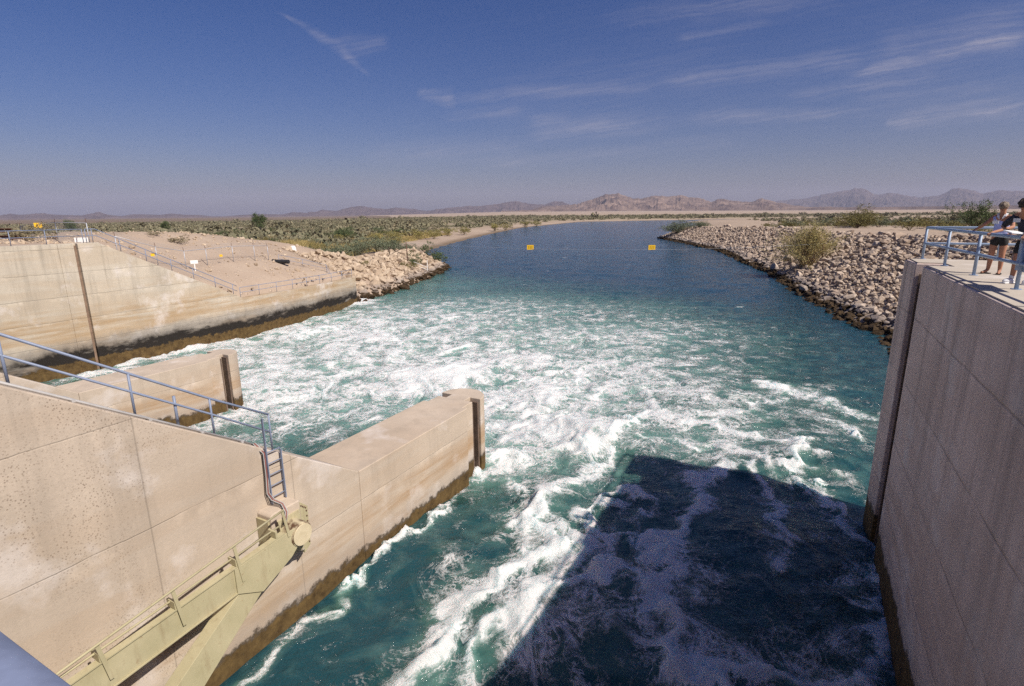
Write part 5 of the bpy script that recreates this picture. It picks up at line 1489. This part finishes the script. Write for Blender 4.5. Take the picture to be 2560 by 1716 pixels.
# ------------------------------------------------------------------ haze
b = MB(); b.box((0, 11800, 442), (52000, 26000, 900)); 
t = NT('haze_air')
vol = t.n('ShaderNodeVolumePrincipled', {'Color': (0.76, 0.76, 0.95, 1), 'Density': 3.6e-5, 'Anisotropy': 0.0})
t.t.links.new(vol.outputs[0], t.out.inputs['Volume'])
hz = b.build('haze', t.m); hz['kind'] = 'stuff'; tag(hz, 'thin pale haze over the whole valley', 'haze')

# ------------------------------------------------------------------ sky, sun
SUN = Vector((6.78, -5.59, 9.3)).normalized()
wd = bpy.data.worlds.new('World'); scene.world = wd; wd.use_nodes = True
nt = wd.node_tree; nt.nodes.clear()
class WN(NT):
    def __init__(self, tree): self.t = tree; self.out = tree.nodes.new('ShaderNodeOutputWorld')
w = WN(nt)
sky = w.n('ShaderNodeTexSky', sky_type='NISHITA'); sky.sun_disc = False
sky.sun_elevation = math.asin(SUN.z); sky.sun_rotation = math.atan2(SUN.x, SUN.y)
sky.altitude = 60; sky.air_density = 1.0; sky.dust_density = 1.7; sky.ozone_density = 3.0
hs = w.n('ShaderNodeHueSaturation', {'Hue': 0.508, 'Saturation': 1.38, 'Value': 1.0, 'Fac': 1.0, 'Color': sky.outputs[0]}).outputs[0]
c = w.mix(1.0, hs, (0.88, 0.785, 1.0), 'MULTIPLY')
CLOUD = (7.2, 6.6, 7.4)
# thin cirrus: (start, end, widths, strength) by compass direction and height
CIRRUS = [(-0.1614, 0.2016, -0.094, 0.1934, 0.00567, 0.01053, 0.5), (-0.1166, 0.1936, 0.2517, 0.2156, 0.00648, 0.00729, 0.26), (0.2517, 0.2156, 0.6209, 0.2537, 0.0081, 0.01458, 0.24), (0.6209, 0.2537, 0.8773, 0.3038, 0.0243, 0.0324, 0.26), (0.5802, 0.2254, 0.881, 0.2866, 0.00567, 0.0081, 0.48), (0.4791, 0.1929, 0.7358, 0.2337, 0.00729, 0.0081, 0.26), (0.0342, 0.1363, 0.3005, 0.1577, 0.01296, 0.01215, 0.34), (0.3005, 0.1577, 0.6338, 0.1671, 0.01053, 0.00648, 0.3), (0.6668, 0.1505, 0.9049, 0.1769, 0.00972, 0.01296, 0.4), (0.5924, 0.192, 0.904, 0.1811, 0.02106, 0.02754, 0.16), (-0.2588, 0.1047, 0.0418, 0.1073, 0.01134, 0.01782, 0.2), (-0.0511, 0.0838, 0.4254, 0.1237, 0.00648, 0.00972, 0.18), (-0.1254, 0.1612, 0.0266, 0.177, 0.00567, 0.00729, 0.24), (0.0342, 0.1578, 0.1025, 0.1665, 0.00648, 0.00648, 0.24), (-0.3847, 0.3268, -0.2937, 0.2825, 0.00162, 0.00648, 0.26), (-0.3005, 0.2892, -0.2383, 0.232, 0.00891, 0.00162, 0.3), (-0.2867, 0.2784, -0.2016, 0.2818, 0.01458, 0.0081, 0.22), (0.1585, 0.316, 0.5493, 0.3443, 0.01134, 0.0162, 0.2), (0.2776, 0.282, 0.4368, 0.3099, 0.00486, 0.00729, 0.18), (0.6517, 0.1492, 0.6973, 0.1502, 0.00729, 0.00729, 0.3), (-0.0489, 0.1832, 0.3992, 0.2419, 0.0324, 0.0486, 0.08)]
D_ = w.n('ShaderNodeTexCoord').outputs['Generated']
dx, dy, dz = w.sep(D_)
yy = w.math('MAXIMUM', dy, 0.05)
ta = w.math('DIVIDE', dx, yy); te = w.math('DIVIDE', dz, yy)
flat = w.comb(ta, te, 0.0)
wp = w.n('ShaderNodeTexNoise', {'Vector': flat, 'Scale': 9.0, 'Detail': 6.0, 'Roughness': 0.62}).outputs['Color']
off = w.vmath('MULTIPLY', w.vmath('SUBTRACT', wp, (.5, .5, .5)), (0.05, 0.020, 0))
cp = w.vmath('ADD', flat, off)
lean = w.n('ShaderNodeVectorRotate', {'Vector': cp, 'Angle': R(-8)}, rotation_type='Z_AXIS').outputs[0]
fib = w.noise(w.n('ShaderNodeMapping', {'Vector': lean, 'Scale': (5.0, 110.0, 1)}).outputs[0], 1.0, 8, 0.68)
puff = w.noise(w.n('ShaderNodeMapping', {'Vector': cp, 'Scale': (9.0, 22.0, 1)}).outputs[0], 1.0, 5, 0.6)
cl = None
for x0, y0, x1, y1, w0, w1, s_ in CIRRUS:
    L_ = math.hypot(x1 - x0, y1 - y0); ux, uy = (x1 - x0) / L_, (y1 - y0) / L_
    rel = w.vmath('SUBTRACT', cp, (x0, y0, 0.0))
    al = w.n('ShaderNodeVectorMath', {0: rel, 1: (ux / L_, uy / L_, 0)}, operation='DOT_PRODUCT').outputs['Value']
    ac = w.n('ShaderNodeVectorMath', {0: rel, 1: (-uy, ux, 0)}, operation='DOT_PRODUCT').outputs['Value']
    wid = w.math('MULTIPLY_ADD', w.math('MINIMUM', w.math('MAXIMUM', al, 0.0), 1.0), (w1 - w0) * 2.2, w0 * 2.2)
    q = w.math('DIVIDE', w.math('ABSOLUTE', ac), wid)
    g = w.mapr(q, 1.0, 0.0, 0, 1, True)
    g = w.math('MULTIPLY', g, w.math('MULTIPLY', w.mapr(al, -0.06, 0.16, 0, 1, True), w.mapr(al, 1.06, 0.8, 0, 1, True)))
    g = w.math('MULTIPLY', g, s_)
    cl = g if cl is None else w.math('ADD', cl, g)
cl = w.math('MULTIPLY', cl, w.math('MULTIPLY', w.mapr(fib, 0.30, 0.68, 0.05, 1.25), w.mapr(puff, 0.28, 0.62, 0.30, 1.15)))
veil = w.math('MULTIPLY', w.math('MULTIPLY', w.mapr(fib, 0.45, 0.8), w.mapr(ta, -0.3, 0.6)), w.mapr(te, 0.05, 0.2, 0, 0.09))
cl = w.math('MULTIPLY', w.math('ADD', cl, veil), w.mapr(dy, 0.1, 0.3))
c = w.mix(w.math('MULTIPLY', cl, 0.72, clamp=True), c, CLOUD)
bg = w.n('ShaderNodeBackground', {'Color': c, 'Strength': 0.055})
nt.links.new(bg.outputs[0], w.out.inputs[0])

ld = bpy.data.lights.new('sun', 'SUN'); ld.energy = 4.6; ld.angle = R(0.53); ld.color = (1.0, 0.945, 0.86)
lo = bpy.data.objects.new('sun', ld); col.objects.link(lo)
lo.rotation_euler = (-SUN).to_track_quat('-Z', 'Y').to_euler(); lo.location = (40, -30, 60)

# ------------------------------------------------------------------ camera
cd = bpy.data.cameras.new('camera'); cam = bpy.data.objects.new('camera', cd); col.objects.link(cam)
cd.sensor_width = 36; cd.lens = 1346 / 2560 * 36; cd.clip_start = 0.05; cd.clip_end = 60000
cam.location = (0, 0, CAMZ)
cam.matrix_world = Matrix.Translation((0, 0, CAMZ)) @ Matrix.Rotation(R(90 - 13.5), 4, 'X') @ Matrix.Rotation(R(-0.5), 4, 'Z')
scene.camera = cam
scene.view_settings.view_transform = 'Standard'; scene.view_settings.look = 'None'; scene.view_settings.gamma = 1; scene.view_settings.exposure = 0.35
try:
    scene.cycles.volume_bounces = 0; scene.cycles.max_bounces = 6; scene.cycles.use_denoising = False
except Exception: pass
